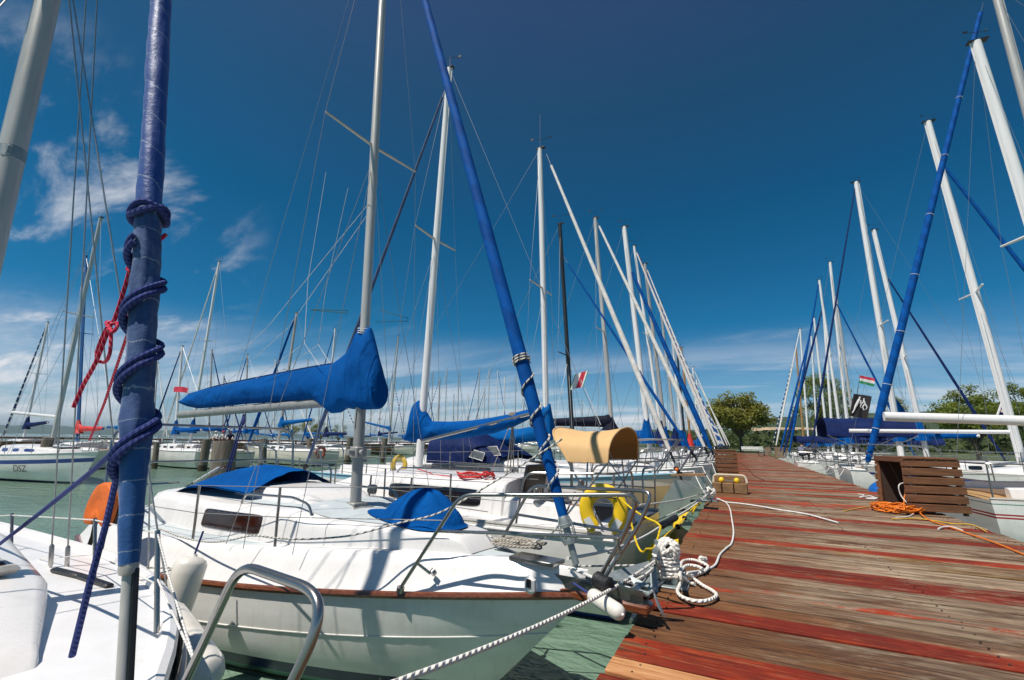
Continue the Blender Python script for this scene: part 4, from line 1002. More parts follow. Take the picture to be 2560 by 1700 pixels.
def jib_mat():
    m, t, b = newmat('weathered_blue_uv_strip'); n = t.nodes; L = t.links.new
    uv = n.new('ShaderNodeUVMap'); s = n.new('ShaderNodeSeparateXYZ'); L(uv.outputs[0], s.inputs[0])
    def mth(op, a, c=None, e=None):
        q = n.new('ShaderNodeMath'); q.operation = op
        for i, v in enumerate((a, c, e)):
            if v is None: continue
            if isinstance(v, (int, float)): q.inputs[i].default_value = v
            else: L(v, q.inputs[i])
        return q.outputs[0]
    def mr(v, a, c):
        q = n.new('ShaderNodeMapRange'); q.interpolation_type = 'SMOOTHSTEP'; L(v, q.inputs[0]); q.inputs[1].default_value = a; q.inputs[2].default_value = c; return q.outputs[0]
    tcn = n.new('ShaderNodeTexCoord'); no = n.new('ShaderNodeTexNoise'); no.inputs['Scale'].default_value = 16; no.inputs['Detail'].default_value = 7; no.inputs['Roughness'].default_value = .7; L(tcn.outputs['Object'], no.inputs[0])
    n2 = n.new('ShaderNodeTexNoise'); n2.inputs['Scale'].default_value = 120; n2.inputs['Detail'].default_value = 3; L(tcn.outputs['Object'], n2.inputs[0])
    u = s.outputs[0]; v = s.outputs[1]
    # lower part worn and faded, upper part deep glossy blue
    worn = mth('MULTIPLY', mr(u, 1.12, .96), 1.0)
    mx = n.new('ShaderNodeMix'); mx.data_type = 'RGBA'; L(worn, mx.inputs['Factor']); mx.inputs['A'].default_value = (.006, .058, .27, 1)
    fd_ = n.new('ShaderNodeMix'); fd_.data_type = 'RGBA'; L(mr(no.outputs[0], .38, .68), fd_.inputs['Factor']); fd_.inputs['A'].default_value = (.020, .060, .19, 1); fd_.inputs['B'].default_value = (.062, .125, .26, 1)
    low = n.new('ShaderNodeMix'); low.data_type = 'RGBA'; L(mr(u, .34, .26), low.inputs['Factor']); L(fd_.outputs['Result'], low.inputs['A']); low.inputs['B'].default_value = (.010, .085, .27, 1)
    L(low.outputs['Result'], mx.inputs['B'])
    # spiral seams with white stitching
    per = mth('ADD', mth('MULTIPLY', mr(u, .40, .32), -.05), .135)
    ph = mth('FRACT', mth('ADD', mth('DIVIDE', u, per), mth('ADD', mth('MULTIPLY', v, mth('MULTIPLY', mr(u, .9, 1.1), 1.0)), mth('MULTIPLY', no.outputs[0], .35))))
    seam = mth('LESS_THAN', mth('ABSOLUTE', mth('SUBTRACT', ph, .5)), .018); dash = mth('GREATER_THAN', mth('FRACT', mth('MULTIPLY', v, 64)), .5)
    mk = mth('MULTIPLY', seam, dash)
    f2 = n.new('ShaderNodeMix'); f2.data_type = 'RGBA'; L(mth('MULTIPLY', mk, .7), f2.inputs['Factor']); L(mx.outputs['Result'], f2.inputs['A']); f2.inputs['B'].default_value = (.55, .58, .62, 1)
    L(f2.outputs['Result'], b.inputs['Base Color']); rg = n.new('ShaderNodeMapRange'); L(worn, rg.inputs[0]); rg.inputs[3].default_value = .44; rg.inputs[4].default_value = .80; L(rg.outputs[0], b.inputs['Roughness'])
    b.inputs['Sheen Weight'].default_value = .15
    bp = n.new('ShaderNodeBump'); bp.inputs['Strength'].default_value = .45; bp.inputs['Distance'].default_value = .01
    L(mth('ADD', mth('ADD', ph, mth('MULTIPLY', no.outputs[0], .7)), mth('MULTIPLY', n2.outputs[0], .03)), bp.inputs['Height']); L(bp.outputs[0], b.inputs['Normal']); return m
rows = []; sdv = d0.orthogonal().normalized(); s2v = d0.cross(sdv); jb = MB(); n_ = 150; uvr = []
Lj = 6.3
for i in range(n_+1):
    l = Lj*(i/n_)**1.35; q = l
    r = .0225+.0105*min(1, l/.34) if l < .34 else .033+.002*math.sin(l*2.2)
    if l > 1.6: r = .0345-.009*(l-1.6)/4.7
    row = []
    for k in range(28):
        a = 2*math.pi*k/28; ph = (l/.135+k/28*(1 if l > 1 else .3)) % 1
        rr = r*(1+(.10 if l < 1.1 else .07)*(ph-.5)+.08*fbm(math.cos(a)*1.2+l*2.2, math.sin(a)*1.2, l*3.5, 3)+(.20*fbm(math.cos(a)*2, math.sin(a)*2, l*7, 3) if .22 < l < 1.08 else .04*fbm(math.cos(a), math.sin(a)+l*5, l*12)))
        row.append(q0+d0*l+(sdv*math.cos(a)+s2v*math.sin(a))*rr)
    rows.append(row); uvr.append(l)
jb.grid(rows, cv=True)
for fi in range(len(jb.f)):
    i = fi//28; k = fi % 28; jb.uv[fi] = ((uvr[i], k/28), (uvr[i], (k+1)/28), (uvr[i+1], (k+1)/28), (uvr[i+1], k/28))
jb.build('furled_sail', jib_mat(), b0.root, 70)
def round_jib(l, a, off=.008): return b0.wld(q0+d0*l+(sdv*math.cos(a)+s2v*math.sin(a))*(.0365+off))
# bow pulpit hoop, its after leg, port stanchions and lifelines
y0 = .84
hoop = [aty(452, 1730, y0+.02), aty(600, 1410, y0), aty(795, 1478, y0-.03), aty(796, 1570, y0-.05), aty(712, 1745, y0-.08)]
pu = MB(); pu.tube(fil([b0.loc(p) for p in hoop], .075, 7), .0118, 12); pu.build('pulpit', steel, b0.root)
sn = MB(); lf = MB()
for (x, yb, yt, Yd) in ((392, 1592, 1326, 1.12), (236, 1448, 1296, 1.37), (28, 1395, 1284, 1.42)):
    p, q = b0.loc(aty(x, yb, Yd)), b0.loc(aty(x+2, yt, Yd)); MB().tube([p, q], .0095 if x > 300 else .0085, 10).build('stanchion', steel, b0.root)
def lines(P, r=.0035, mat=rope_p, name='lifeline'): MB().tube([b0.loc(p) for p in P], r, 6).build(name, mat, b0.root)
lines([aty(-150, 1300, 1.5), aty(28, 1288, 1.42), aty(236, 1300, 1.37), aty(330, 1322, 1.3), aty(392, 1332, 1.12)])
lines([aty(-150, 1420, 1.5), aty(236, 1386, 1.37), aty(392, 1460, 1.12)], .0028)
lines([aty(394, 1334, 1.12), aty(420, 1435, 1.05), aty(487, 1655, .87)], .0035); lines([aty(394, 1448, 1.12), aty(487, 1655, .87)], .0035)
sh_ = MB()
for xa, ya, xb, yb, Yb in ((215, 0, 125, 1440, 1.36), (243, 0, 166, 1442, 1.42)):
    pb_ = b0.loc(aty(xb, yb, Yb)); pt_ = b0.loc(aty(xa, ya, .95)); sh_.tube([pb_, pb_+(pt_-pb_)*1.2], .0042, 7); dd = (pt_-pb_).normalized()
    sh_.tube([pb_, pb_+dd*.05, pb_+dd*.06, pb_+dd*.16, pb_+dd*.17], [.006, .006, .011, .011, .006], 10); sh_.box(pb_, (.07, .03, .008))
sh_.build('chainplate_shroud', wire, b0.root)
# ropes round the furled sail
P = [round_jib(1.03+.018*math.sin(i*.45), i*.275, .010) for i in range(50)]; P2 = [round_jib(.93-.70*i/150, -1.9-i*6.28*3.3/150, .010) for i in range(151)]
line('rope', P, .0105, rope_b, 'dark blue rope knotted round the worn furled sail in the foreground')
P3 = [round_jib(.93-.70*i/150-.024, -1.9-i*6.28*3.3/150, .010) for i in range(151)]
line('rope', P3+[aty(322, 1120, .75), aty(300, 1165, .76)], .0095, rope_b, 'second strand of the blue sheet wound beside the first round the furled sail')
line('rope', P2+[aty(325, 1090, .74), aty(240, 1170, .80), aty(110, 1275, .95), aty(-40, 1390, 1.1)], .0085, rope_b, 'blue jib sheet spiralling down the furled sail and off to the left edge')
line('rope', [round_jib(.33, 2.2, .012), aty(305, 1130, .76), aty(265, 1310, .74), aty(225, 1455, .72), aty(180, 1640, .74)], .0085, rope_b, 'blue rope end hanging down over the white foredeck at lower left')
P = [round_jib(.975+.008*math.sin(i), i*.6, .010) for i in range(12)]
line('rope', crv([P[-1], aty(325, 665, .69), aty(322, 685, .69), aty(290, 790, .69), aty(275, 815, .69)], 5)+crv([aty(272, 822, .69), aty(240, 905, .69), aty(210, 960, .70), aty(184, 1018, .70)], 4), .0062, rope_r, 'red line from the furled sail ending in a small loop at lower left')
line('rope', crv([aty(288, 810, .69), aty(266, 806, .685), aty(282, 830, .68), aty(295, 808, .69), aty(270, 815, .70), aty(245, 870, .70), aty(243, 898, .70), aty(262, 905, .70), aty(275, 880, .69), aty(278, 820, .69)], 6), .0052, rope_r, 'red slip knot with a hanging loop tied in the red line')
line('rope', [round_jib(.70, 3.6, .006), aty(322, 825, .73), aty(262, 1005, .9), aty(224, 1100, 1.05)], .0045, rope_r, 'thin red line running down behind the furled sail to the far boats')
# ---------------------------------------------------------------- second boat, stern to the pier, long dark window
a2 = R_(177.5)
b2 = Boat('sailboat', 'white sailboat moored stern first with long smoked cabin window and tan sunshade over the cockpit', (-1.12, 5.75), a2, 7.6, 1.22, (.84, 1.02, .82), group=GL, over=.10)
b2.hull([gel_hull, bluehull, antif], [('a', .06, .0, 1)], n=30); b2.deck(gel, n=26)
b2.rail(alu, .020, .012, -.02, name='toe_rail'); b2.rail(gel, .018, -.04, .006)
b2.roof(1.45, 4.9, [(1.45, .78, .40), (3.5, .72, .37), (4.3, .56, .26), (4.9, .34, .10)], gel, n=36)
b2.window(1.75, 3.28, .22, .74, glass, pw=7); b2.window(3.52, 3.74, .26, .62, glass, pw=4)
b2.coaming(.35, 1.42, .62, .24, gel)
MB().box((1.40, 0, b2.dz(1.4)+.30), (.05, .62, .58), Matrix.Rotation(R_(-12), 3, 'Y'), bev=.01).build('companionway_panel', blackp, b2.root)
for sg in (1, -1):
    hr = MB(); hr.tube(fil([(1.7, sg*.52, b2.dz(1.7)+.43), (1.75, sg*.52, b2.dz(1.7)+.50), (3.3, sg*.48, b2.dz(3)+.47), (3.36, sg*.48, b2.dz(3)+.40)], .04), .012, 7); hr.build('handrail', steel, b2.root)
n0 = plane(b2, 1047, 1166); n1 = plane(b2, 1122, 196); nd = n1-n0; ntop = n0+nd*1.03
sp2 = plane(b2, 1078, 603); fr2 = (sp2-n0).dot(nd)/nd.length_squared/1.03
b2.mast(n0, ntop, .062, whitemast, spread=((fr2, .55),), lod=0, stay_r=.003, sweep=0, spmat=alu)
hal = MB(); hal.tube([n0+Vector((.06, -.05, .2)), ntop+Vector((.05, -.04, -.1))], .004, 5); hal.build('red_halyard', rope_r, b2.root)
be2 = plane(b2, 1342, 1031); bs2 = plane(b2, 1068, 1099)
MB().tube([bs2+Vector((0, .105, -.02)), be2+Vector((0, .065, -.01))], .021, 12, flat=1.2).build('boom', steel, b2.root)
cover_from(b2, [(1024, 1098, 1102), (1028, 1070, 1104), (1036, 1010, 1106), (1047, 1001, 1105), (1054, 1006, 1104), (1060, 1020, 1104), (1070, 1036, 1102), (1080, 1053, 1100), (1130, 1054, 1098), (1180, 1051, 1092), (1230, 1044, 1084), (1280, 1034, 1068), (1310, 1026, 1054), (1334, 1020, 1041)], blue, lambda u: .15-.07*u, seed=9)
b2.furl(plane(b2, 755, 1190), ntop-nd*.035, .036, pm('faded_navy_sail', (.05, .09, .20), .7, var=.25, vscale=9, stretch=(1, 1, .4)), lod=1)
b2.pulpit(.80, .55, fwd=.12); b2.lifelines([.8, 1.9, 3.0, 4.1, 5.2, 6.1], .5, sep=True)
pp = MB(); z5 = b2.dz(.4); yy = 1.08
for sg in (1, -1):
    pp.tube(fil([(1.05, sg*1.15, z5), (.95, sg*1.15, z5+.56), (.02, sg*.98, z5+.58), (.02, sg*.25, z5+.58), (.02, sg*.25, z5)], .12), .0125, 8); pp.tube([(.04, sg*.98, z5), (.02, sg*.98, z5+.58)], .012, 7); pp.tube([(1.0, sg*1.14, z5+.3), (.03, sg*.97, z5+.3)], .009, 6)
pp.build('pushpit', steel, b2.root)
vg = MB(); pv = plane(b2, 1270, 1062); c = plane(b2, 1258, 1215, .1)
lash = plane(b2, 1283, 1040)
for i in range(5): vg.tube([lash+Vector((.02*(i-2), .05*math.cos(t*.7), .05*math.sin(t*.7))) for t in range(10)], .008, 5)
for d_ in (-.03, 0, .03): vg.tube(sag(lash, plane(b2, 1274, 1212)+Vector((d_, d_*2, 0)), -.01), .009, 6)
vg.tube([lash, plane(b2, 1225, 1190, .3)], .006, 5)
vg.build('mainsheet', rope_g, b2.root)
for sg in (1, -1):
    wc = MB(); c = Vector((1.0, sg*.72, b2.dz(1)+.24)); wc.tube([c, c+Vector((0, 0, .05)), c+Vector((0, 0, .051)), c+Vector((0, 0, .11)), c+Vector((0, 0, .13))], [.07, .065, .045, .05, .03], 14); wc.build('sheet_winch', steel, b2.root)
tra = MB(); tra.tube([(.9, -.1, b2.dz(1)+.3), (.9, -.1, b2.dz(1)+.9)], .02, 8); tra.build('binnacle', steel, b2.root)
# sunshade on its hoops
bm = MB(); rows = []
for i in range(19):
    th = math.pi*i/18; s_ = math.sin(th); yq = 4.98+(6.62-4.98)*(.5-.5*math.cos(th)); z = 1.50+.40*s_**.62
    xl = -1.74-.36*s_**.8; xr = -1.30+.06*s_
    rows.append([b2.loc((xl+(xr-xl)*j/12, yq, z-.05*math.sin(math.pi*j/12)*s_+.012*fbm(j*.5, i*.3, 2))) for j in range(13)])
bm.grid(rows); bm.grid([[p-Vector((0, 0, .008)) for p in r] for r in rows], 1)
bo = bm.build('sunshade', [beige, fabric('canopy_shaded_underside', (.36, .17, .05), (.30, .14, .04), bump=.2)], b2.root, 70)  # second material is the underside, with the shade below put into its colour
hm = MB()
for rr in (0, 12): hm.tube([r[rr] for r in rows], .011, 7)
hm.build('canopy_piping', beige, bo)
fm = MB()
for yq in (4.98, 6.62):
    yd = 4.78 if yq < 5.5 else 6.75
    fm.tube([b2.loc((-1.74, yq, 1.5)), b2.loc((-1.30, yd, .86))], .011, 7); fm.tube([b2.loc((-1.30, yq, 1.5)), b2.loc((-1.78, yd, .86))], .011, 7); fm.tube([b2.loc((-1.52, yq, 1.5)), b2.loc((-1.50, yd, .86))], .010, 7)
fm.build('canopy_frame', steel, b2.root)
# horseshoe buoy on the stern rail, second buoy on the far rail, red line on the roof
def horseshoe(name, c, right, up, R, th, mat, label, group=None, gap=.9, patch=True, flat=.50):
    c, right, up = Vector(c), Vector(right).normalized(), Vector(up).normalized(); nrm = right.cross(up)
    r = empty(name, c, 0, label, 'lifebuoy', group); P = []
    for i in range(25):
        a = -math.pi/2+gap/2+(2*math.pi-gap)*i/24; k = 1.25 if math.sin(a) < 0 else 1.0
        P.append(right*R*math.cos(a)*(1 if k == 1 else .98)+up*R*math.sin(a)*k)
    b = MB(); n = 12
    for_rows = []
    for i, p in enumerate(P):
        t = (P[min(i+1, 24)]-P[max(i-1, 0)]).normalized(); side = t.cross(nrm)
        e = .72 if i in (0, 24) else 1
        for_rows.append([p+(side*math.cos(2*math.pi*k/n)*th*e)+nrm*(math.sin(2*math.pi*k/n)*th*flat*e) for k in range(n)])
    b.grid(for_rows, cv=True)
    for rr in (for_rows[0], for_rows[-1]): k = len(b.v); b.v += [tuple(p) for p in rr]; b.face(range(k, k+n), 0, None, False)
    b.build('buoy_body', mat, r)
    if patch:
        for i in (2, 22):
            q = MB(); p = P[i]; t = (P[i+1]-P[i-1]).normalized(); sd = t.cross(nrm); cc = p+nrm*(th*flat+.004)
            for sgn in (1,): q.poly([cc+sd*.035+t*.05, cc-sd*.035+t*.05, cc-sd*.035-t*.05, cc+sd*.035-t*.05], nrm*.003)
            q.build('label_patch', pm('white_label', (.72, .71, .68), .5), r)
        q = MB(); q.tube([P[8]+nrm*(th*flat+.005), P[12]+nrm*(th*flat+.02)-up*.05, P[16]+nrm*(th*flat+.005)], .007, 5); q.build('strap', blackp, r)
    return r
hc_ = aty(1508, 1272, 4.63)
horseshoe('horseshoe_buoy', hc_, (1, .12, 0), (.02, 0, 1), .17, .068, yellow, 'bright yellow horseshoe lifebuoy with white label patches on the stern rail beside the pier', 'yellow lifebuoys')
horseshoe('horseshoe_buoy', aty(998, 1163, 6.95), (1, 0, 0), (0, 0, 1), .14, .05, yellowd, 'faded yellow horseshoe lifebuoy on the far rail left of the white mast', 'yellow lifebuoys', gap=.7, patch=False)
def tangle(c, rx, ry, rz, n, r, mat, label, seed, mats=None, cat='rope', turns=9):
    rnd = random.Random(seed); P = []
    for i in range(n):
        a = i/n*6.283*turns; k = .55+.45*rnd.random()
        P.append(Vector(c)+Vector((math.cos(a)*rx*k+rnd.uniform(-.1, .1)*rx, math.sin(a)*ry*k+rnd.uniform(-.1, .1)*ry, rz*rnd.random())))
    return line('rope', crv(P, 4), r, mat, label, cat)
rc = pm('red_line', (.60, .02, .02), .7)
z = 1.24
for px, rx, lb in ((1172, .20, 'red line coiled on the cabin roof below the tan sunshade'), (1222, .08, 'small red coil hung beside the winch on the cabin roof')):
    tangle(aty(px, 1190, 5.25)-Vector((0, 0, .02)), rx, .09, .07, 46, .008, rc, lb, px, turns=7)
line('rope', [aty(1036, 1170, 5.7), aty(1070, 1180, 5.5), aty(1085, 1187, 5.4), aty(1130, 1192, 5.3)], .007, rc, 'red halyard tail led along the cabin roof from the white mast')
line('rope', sag(aty(1540, 1236, 4.6), aty(1640, 1305, 4.3), .03)+sag(aty(1652, 1316, 4.2), aty(1633, 1372, 4.1), .02)+sag(aty(1620, 1362, 4.2), aty(1575, 1290, 4.55), .16)[1:], .009, rope_y, 'yellow line looped from the yellow lifebuoy towards the pier')

# ---------------------------------------------------------------- third boat: bow in, light blue sheer stripe
a3 = R_(-2)
L3 = 7.6; b3 = Boat('sailboat', 'white sailboat with pale blue sheer stripe and white furled sail, dark blue spray hood aft', (-.98-L3*math.cos(a3), 8.35-L3*math.sin(a3)), a3, L3, 1.32, (.98, 1.24, .98), group=GL, over=.13)
b3.hull([shade_tan_hull, ltblue, gel, navy, antif], [('s', .0, .085, 1), ('s', .085, .20, 2), ('a', .1, .02, 3)], n=30); b3.deck(gel, n=26); b3.rail(ltblue, .014, .0, .004)
b3.roof(2.3, 5.9, [(2.3, .80, .36), (4.5, .72, .32), (5.9, .34, .10)], gel, n=30)
b3.window(2.55, 4.9, .34, .74, pm('grey_window', (.16, .15, .14), .15, coat=.3), pw=3)
b3.coaming(.5, 2.26, .66, .22, gel)
t0 = plane(b3, 1368, 1085); t1 = plane(b3, 1350, 372); t0.z = b3.dz(t0.x)+.34; ttop = t1
spc = plane(b3, 1358, 722); f3 = (spc-t0).dot(ttop-t0)/(ttop-t0).length_squared
b3.mast(t0, ttop, .058, whitemast, spread=((f3, .55),), lod=0, stay_r=.003, sweep=.02, spmat=alu)
an = MB(); an.tube([ttop, ttop+Vector((0, 0, .9))], .006, 5); an.build('antenna', wire, b3.root)
MB().tube([plane(b3, 1366, 1098), plane(b3, 1150, 1110)], .045, 10).build('boom', alu, b3.root)
cover_from(b3, [(1142, 1090, 1108), (1150, 1082, 1109), (1200, 1076, 1110), (1260, 1074, 1112), (1300, 1072, 1108), (1330, 1066, 1104), (1348, 1048, 1104), (1356, 1020, 1104), (1360, 1010, 1104), (1375, 1009, 1102), (1380, 1040, 1100), (1384, 1075, 1094)], blue2, lambda u: .08+.07*u, seed=15)
b3.furl(plane(b3, 1703, 1196), plane(b3, 1366, 385), .05, furl_white, gap=.45, lod=1)
b3.pulpit(.82, .55, fwd=.10); b3.pushpit(.14, .55); b3.lifelines([1.1, 2.4, 3.7, 5.0, 6.2], .5, sep=True)
for x_, sz in ((3.1, .42), (5.1, .42)): b3.hatch(x_, 0, sz, sz)
d_ = MB(); rows = []
q0_, q1_ = plane(b3, 1128, 1165).x, plane(b3, 1296, 1165).x
for i in range(13):
    u = i/12; x = q0_+(q1_-q0_)*u; H = .62*(1-max(0, u-.42)**1.6*1.9); W = .86-.08*u
    rows.append([(x, W*math.cos(math.pi*j/16)*(1 if True else 0), b3.dz(x)+.28+H*max(.0, math.sin(math.pi*j/16))**.45) for j in range(17)])
d_.grid(rows); dg = d_.build('spray_hood', navyc, b3.root, 60)
for (xa, ya, xb, yb, sl) in ((1173, 1131, 1212, 1140, .3), (1215, 1122, 1246, 1132, .2)):
    cc = [plane(b3, xa, yb+2, -.865), plane(b3, xb-6, yb+12, -.865), plane(b3, xb, ya+2, -.82), plane(b3, xa+12, ya-6, -.82)] if xa < 1200 else [plane(b3, xa+8, yb+8, -.74), plane(b3, xb+6, yb+6, -.74), plane(b3, xb-4, ya-6, -.66), plane(b3, xa-2, ya-4, -.66)]
    pw_ = MB(); pw_.poly(cc, (0, -.006, 0)); po_ = pw_.build('hood_window', pm('clear_vinyl', (.13, .135, .135), .12, var=.3, vscale=14, coat=.6), dg)
    MB().tube(cc, .009, 6, closed=True).build('window_frame', gel, dg)
sp_ = MB(); c = plane(b3, 1338, 1183, -.55); sp_.box(c, (.46, .55, .02), Matrix.Rotation(R_(14), 3, 'X')); sp_.build('solar_panel', pm('solar_cells', (.012, .02, .07), .15, var=.3, vscale=30, coat=.5), b3.root)
lh = MB(); lh.box(plane(b3, 1693, 1162, 0), (.09, .09, .10), bev=.01); lh.build('bow_lamp', dull, b3.root)
bl_ = MB(); bl_.ball(plane(b3, 1692, 1174, -.1), .03, 10, 8); bl_.build('orange_knob', orange, b3.root)
mg = MB(); mg.bar((b3.L-.1, .0, b3.sh(b3.L)-.02), (b3.L+.42, 0, b3.sh(b3.L)+.0), .26, .03); mg.build('bow_plank', pm('teak_plank', (.36, .20, .09), .6, var=.2), b3.root)
# ---------------------------------------------------------------- the rest of the left row
def row_boat(mb, mt, Y, label, inward, mr, mmat, side, group, baseY=None, Lmul=.42, zbase=1.2, **k):
    base = aty(mb[0], mb[1], Y); top = aty(mt[0], mt[1], Y)
    d = top-base; base = base+d*((zbase-base.z)/d.z)
    if side == 'L': edge = -.95
    else: edge = 3.2
    dist = abs(base.x-edge); sgn = (1 if side == 'L' else -1)*(1 if inward else -1)
    L = max(5.4, min(11, dist/(Lmul if inward else 1-Lmul)))
    mx = L-dist if inward else dist
    mx = min(max(mx, L*.48), L*.66)
    ang = 0 if sgn > 0 else math.pi
    org = (base.x-sgn*mx, Y)
    tl = Vector((sgn*(top.x-org[0]), sgn*(top.y-Y), top.z)); bl = Vector((mx, 0, zbase))
    foot = k.pop('foot', None)
    if foot: w_ = Vector(foot); foot = Vector((sgn*(w_.x-org[0]), sgn*(w_.y-Y), w_.z))
    B = min(1.45, .95+.055*L)
    return generic('sailboat', label, org, ang, L, B, k.pop('F', (.9, 1.15, .92)), mx, zbase, tl, mr, mmat, foot=foot, group=group, **k)
b4 = row_boat((1430, 1065), (1400, 560), 10.9, 'white sailboat with charcoal mast and thin blue furled sail behind the tan sunshade', True, .052, darkmast, 'L', GL, lod=1, stay=furl_blue, sr=.035, head=.86, foot=aty(1742, 1150, 10.7), boomz=None, spread=((.42, .45),))
b5 = row_boat((1530, 1075), (1488, 545), 13.4, 'white sailboat with grey mast, black sail bag and thick white furled sail', True, .06, alu, 'L', GL, lod=1, stay=furl_white, sr=.062, foot=aty(1772, 1140, 13.2), cover=blackc, boomz=2.25, blen=2.6, ez=.05, collar=.15, spread=((.5, .6),))
b6 = row_boat((1620, 1080), (1561, 567), 15.8, 'white sailboat with broad white mast and thick blue furled sail left of the pier', True, .085, whitemast, 'L', GL, lod=1, stay=furl_blue, sr=.085, foot=aty(1786, 1142, 15.6), head=.82, cover=blue, boomz=1.9, blen=2.0, spread=((.35, .55),))
b7 = row_boat((1655, 1090), (1585, 615), 18.3, 'white sailboat with slim white mast and red edged white furled sail, left of pier', True, .06, whitemast, 'L', GL, stay=furl_red, sr=.06, foot=aty(1796, 1132, 18.1), cover=navyc, boomz=1.9)
b8 = row_boat((1665, 1095), (1612, 660), 20.9, 'white sailboat with warm grey mast and blue mast cover on the left of the pier', True, .08, greymast, 'L', GL, stay=furl_white, sr=.045, foot=aty(1802, 1128, 20.6), cover=blue, boomz=1.8)
b9 = row_boat((1690, 1095), (1650, 757), 23.6, 'white sailboat with blue and white spiral furled sail on the left of the pier', True, .07, alu, 'L', GL, stay=furl_bluewhite, sr=.075, foot=aty(1806, 1128, 23.3), cover=navyc, boomz=1.8)
b10 = row_boat((1705, 1098), (1680, 840), 26.5, 'white sailboat with short pale mast beyond the spiral striped furled sail', True, .07, whitemast, 'L', GL, stay=furl_bluewhite, sr=.07, foot=aty(1812, 1126, 26.3), boomz=1.8, cover=blue)
b11 = row_boat((1712, 1098), (1692, 872), 29.6, 'white sailboat with dark brown mast far along the left side of the pier', True, .07, darkmast, 'L', GL, stay=furl_white, sr=.05, foot=aty(1816, 1124, 29.4), boomz=1.8, cover=blue)
b12 = row_boat((1726, 1100), (1703, 868), 33.0, 'white sailboat with yellow varnished mast far along the left side of the pier', True, .08, woodmast, 'L', GL, stay=None, boomz=1.8, cover=redc)
b13 = row_boat((1748, 1102), (1732, 918), 37.5, 'white sailboat last but one on the left side of the pier', True, .075, whitemast, 'L', GL, stay=furl_white, sr=.05, foot=aty(1822, 1122, 37.3), boomz=1.8, cover=blue)
b14 = row_boat((1757, 1102), (1741, 948), 43, 'white sailboat last on the left side of the pier', True, .075, whitemast, 'L', GL, stay=furl_white, sr=.05, foot=aty(1828, 1121, 42.8), boomz=1.8, cover=blue)
# ---------------------------------------------------------------- right row
GRR = 'sailboats moored along the right of the pier'
r1c = aty(2440, 105, 11.6); r1b = aty(2640, 760, 11.6); dd = r1c-r1b; rb = r1b+dd*((1.35-r1b.z)/dd.z)
ar1 = R_(4)
rr1 = Boat('sailboat', 'white sailboat with red hull lines, netted rail and tan deck behind the large wooden box', (3.35, 11.25), ar1, 8.6, 1.42, (.98, 1.15, .95), group=GRR)
rr1.hull([gel_hull, redp, gel, greenp, navy, antif], [('s', .05, .065, 3), ('s', .20, .225, 1), ('s', .245, .27, 1), ('a', .08, .0, 4)], n=28)
rr1.deck(pm('tan_deck_paint', (.47, .27, .10), .6, var=.08, bump=.1, bscale=200), n=20); rr1.rail(alu, .02, .018, -.03, name='toe_rail')
rr1.roof(2.0, 6.2, [(2.0, .98, .34), (4.6, .9, .32), (6.2, .4, .12)], gel, n=26)
rr1.window(2.5, 4.4, .30, .72, pm('plum_curtain_window', (.16, .035, .07), .2, coat=.4), pw=4, frame=alu); rr1.window(4.75, 5.3, .3, .68, glass, pw=4, frame=alu)
rr1.coaming(.4, 1.96, .75, .22, gel)
for x_, y_ in ((2.9, -.5), (4.0, -.3)): MB().box((x_, y_, rr1.dz(x_)+.40), (.40, .40, .05), bev=.02).build('hatch', alu, rr1.root)
rr1.mast(rr1.loc(rb), rr1.loc(r1c), .10, whitemast, spread=((.5, .7),), lod=0)
MB().tube([rr1.loc(aty(2560, 1057, 11.55)+Vector((1.6, .1, -.03))), rr1.loc(aty(2210, 1041, 11.4))], .075, 12, flat=1.2).build('boom', whitemast, rr1.root)
rr1.pulpit(.84, .55); rr1.pushpit(.14, .55); xs_ = [1.2, 2.2, 3.2, 4.3, 5.4, 7.2]; rr1.lifelines(xs_, .52, sep=True)
nt_ = MB()
for sg in (-1,):
    for i in range(40):
        x = 1.2+.105*i; y = sg*rr1.dw(x)*.965; z0 = rr1.dz(x); nt_.tube([(x, y, z0), (x+.01, y+sg*.012, z0+.5)], .0022, 4)
    for k in range(6):
        nt_.tube([(1.2+.4*i, sg*rr1.dw(1.2+.4*i)*.965, rr1.dz(1.2+.4*i)+.05+.085*k) for i in range(11)], .0022, 4)
nt_.build('safety_netting', rope_g, rr1.root)
# big boat with the long blue furled sail reaching the top of the picture
Yb = 16.4
f_ = aty(2168, 1158, Yb); h_ = aty(2458, 6, Yb); e_ = aty(2494, 0, Yb); m_ = aty(2575, 300, Yb); dm = e_-m_
mb_ = m_+dm*((1.5-m_.z)/dm.z); mt_ = mb_+dm.normalized()*((h_-mb_).length+.5)
Lb = 12.2; rr2 = Boat('sailboat', 'large white sailboat with tall blue furled sail rising to the top right corner', (f_.x-.15+Lb, Yb), math.pi, Lb, 1.85, (1.05, 1.22, 1.0), group=GRR)
rr2.hull([gel_hull, bluehull, navy, antif], [('s', .16, .22, 1), ('a', .1, .0, 2)], n=24); rr2.deck(grey_deck, n=18); rr2.rail(alu, .018, .015, -.02, name='toe_rail')
rr2.roof(3.6, 9.4, [(3.6, 1.1, .42), (7.5, .95, .38), (9.4, .4, .12)], gel, n=20)
for xa in (4.2, 5.4, 6.6): rr2.window(xa, xa+.8, .32, .7, glass, pw=4)
rr2.coaming(.8, 3.55, .9, .25, gel)
rr2.mast(rr2.loc(mb_), rr2.loc(mt_), .115, alu, spread=((.36, .8), (.68, .7)), lod=0, stay_r=.005)
fl, hl = rr2.loc(f_), rr2.loc(h_); rr2.furl(fl, hl, .105, furl_blue, gap=.05, drum=False, lod=0)
fz = (hl-fl).normalized(); ex = MB(); ex.tube([fl-fz*.14, fl+fz*.06], .045, 10); ex.build('furler_drum', dull, rr2.root)
tie = pm('white_tie', (.75, .74, .72), .6)
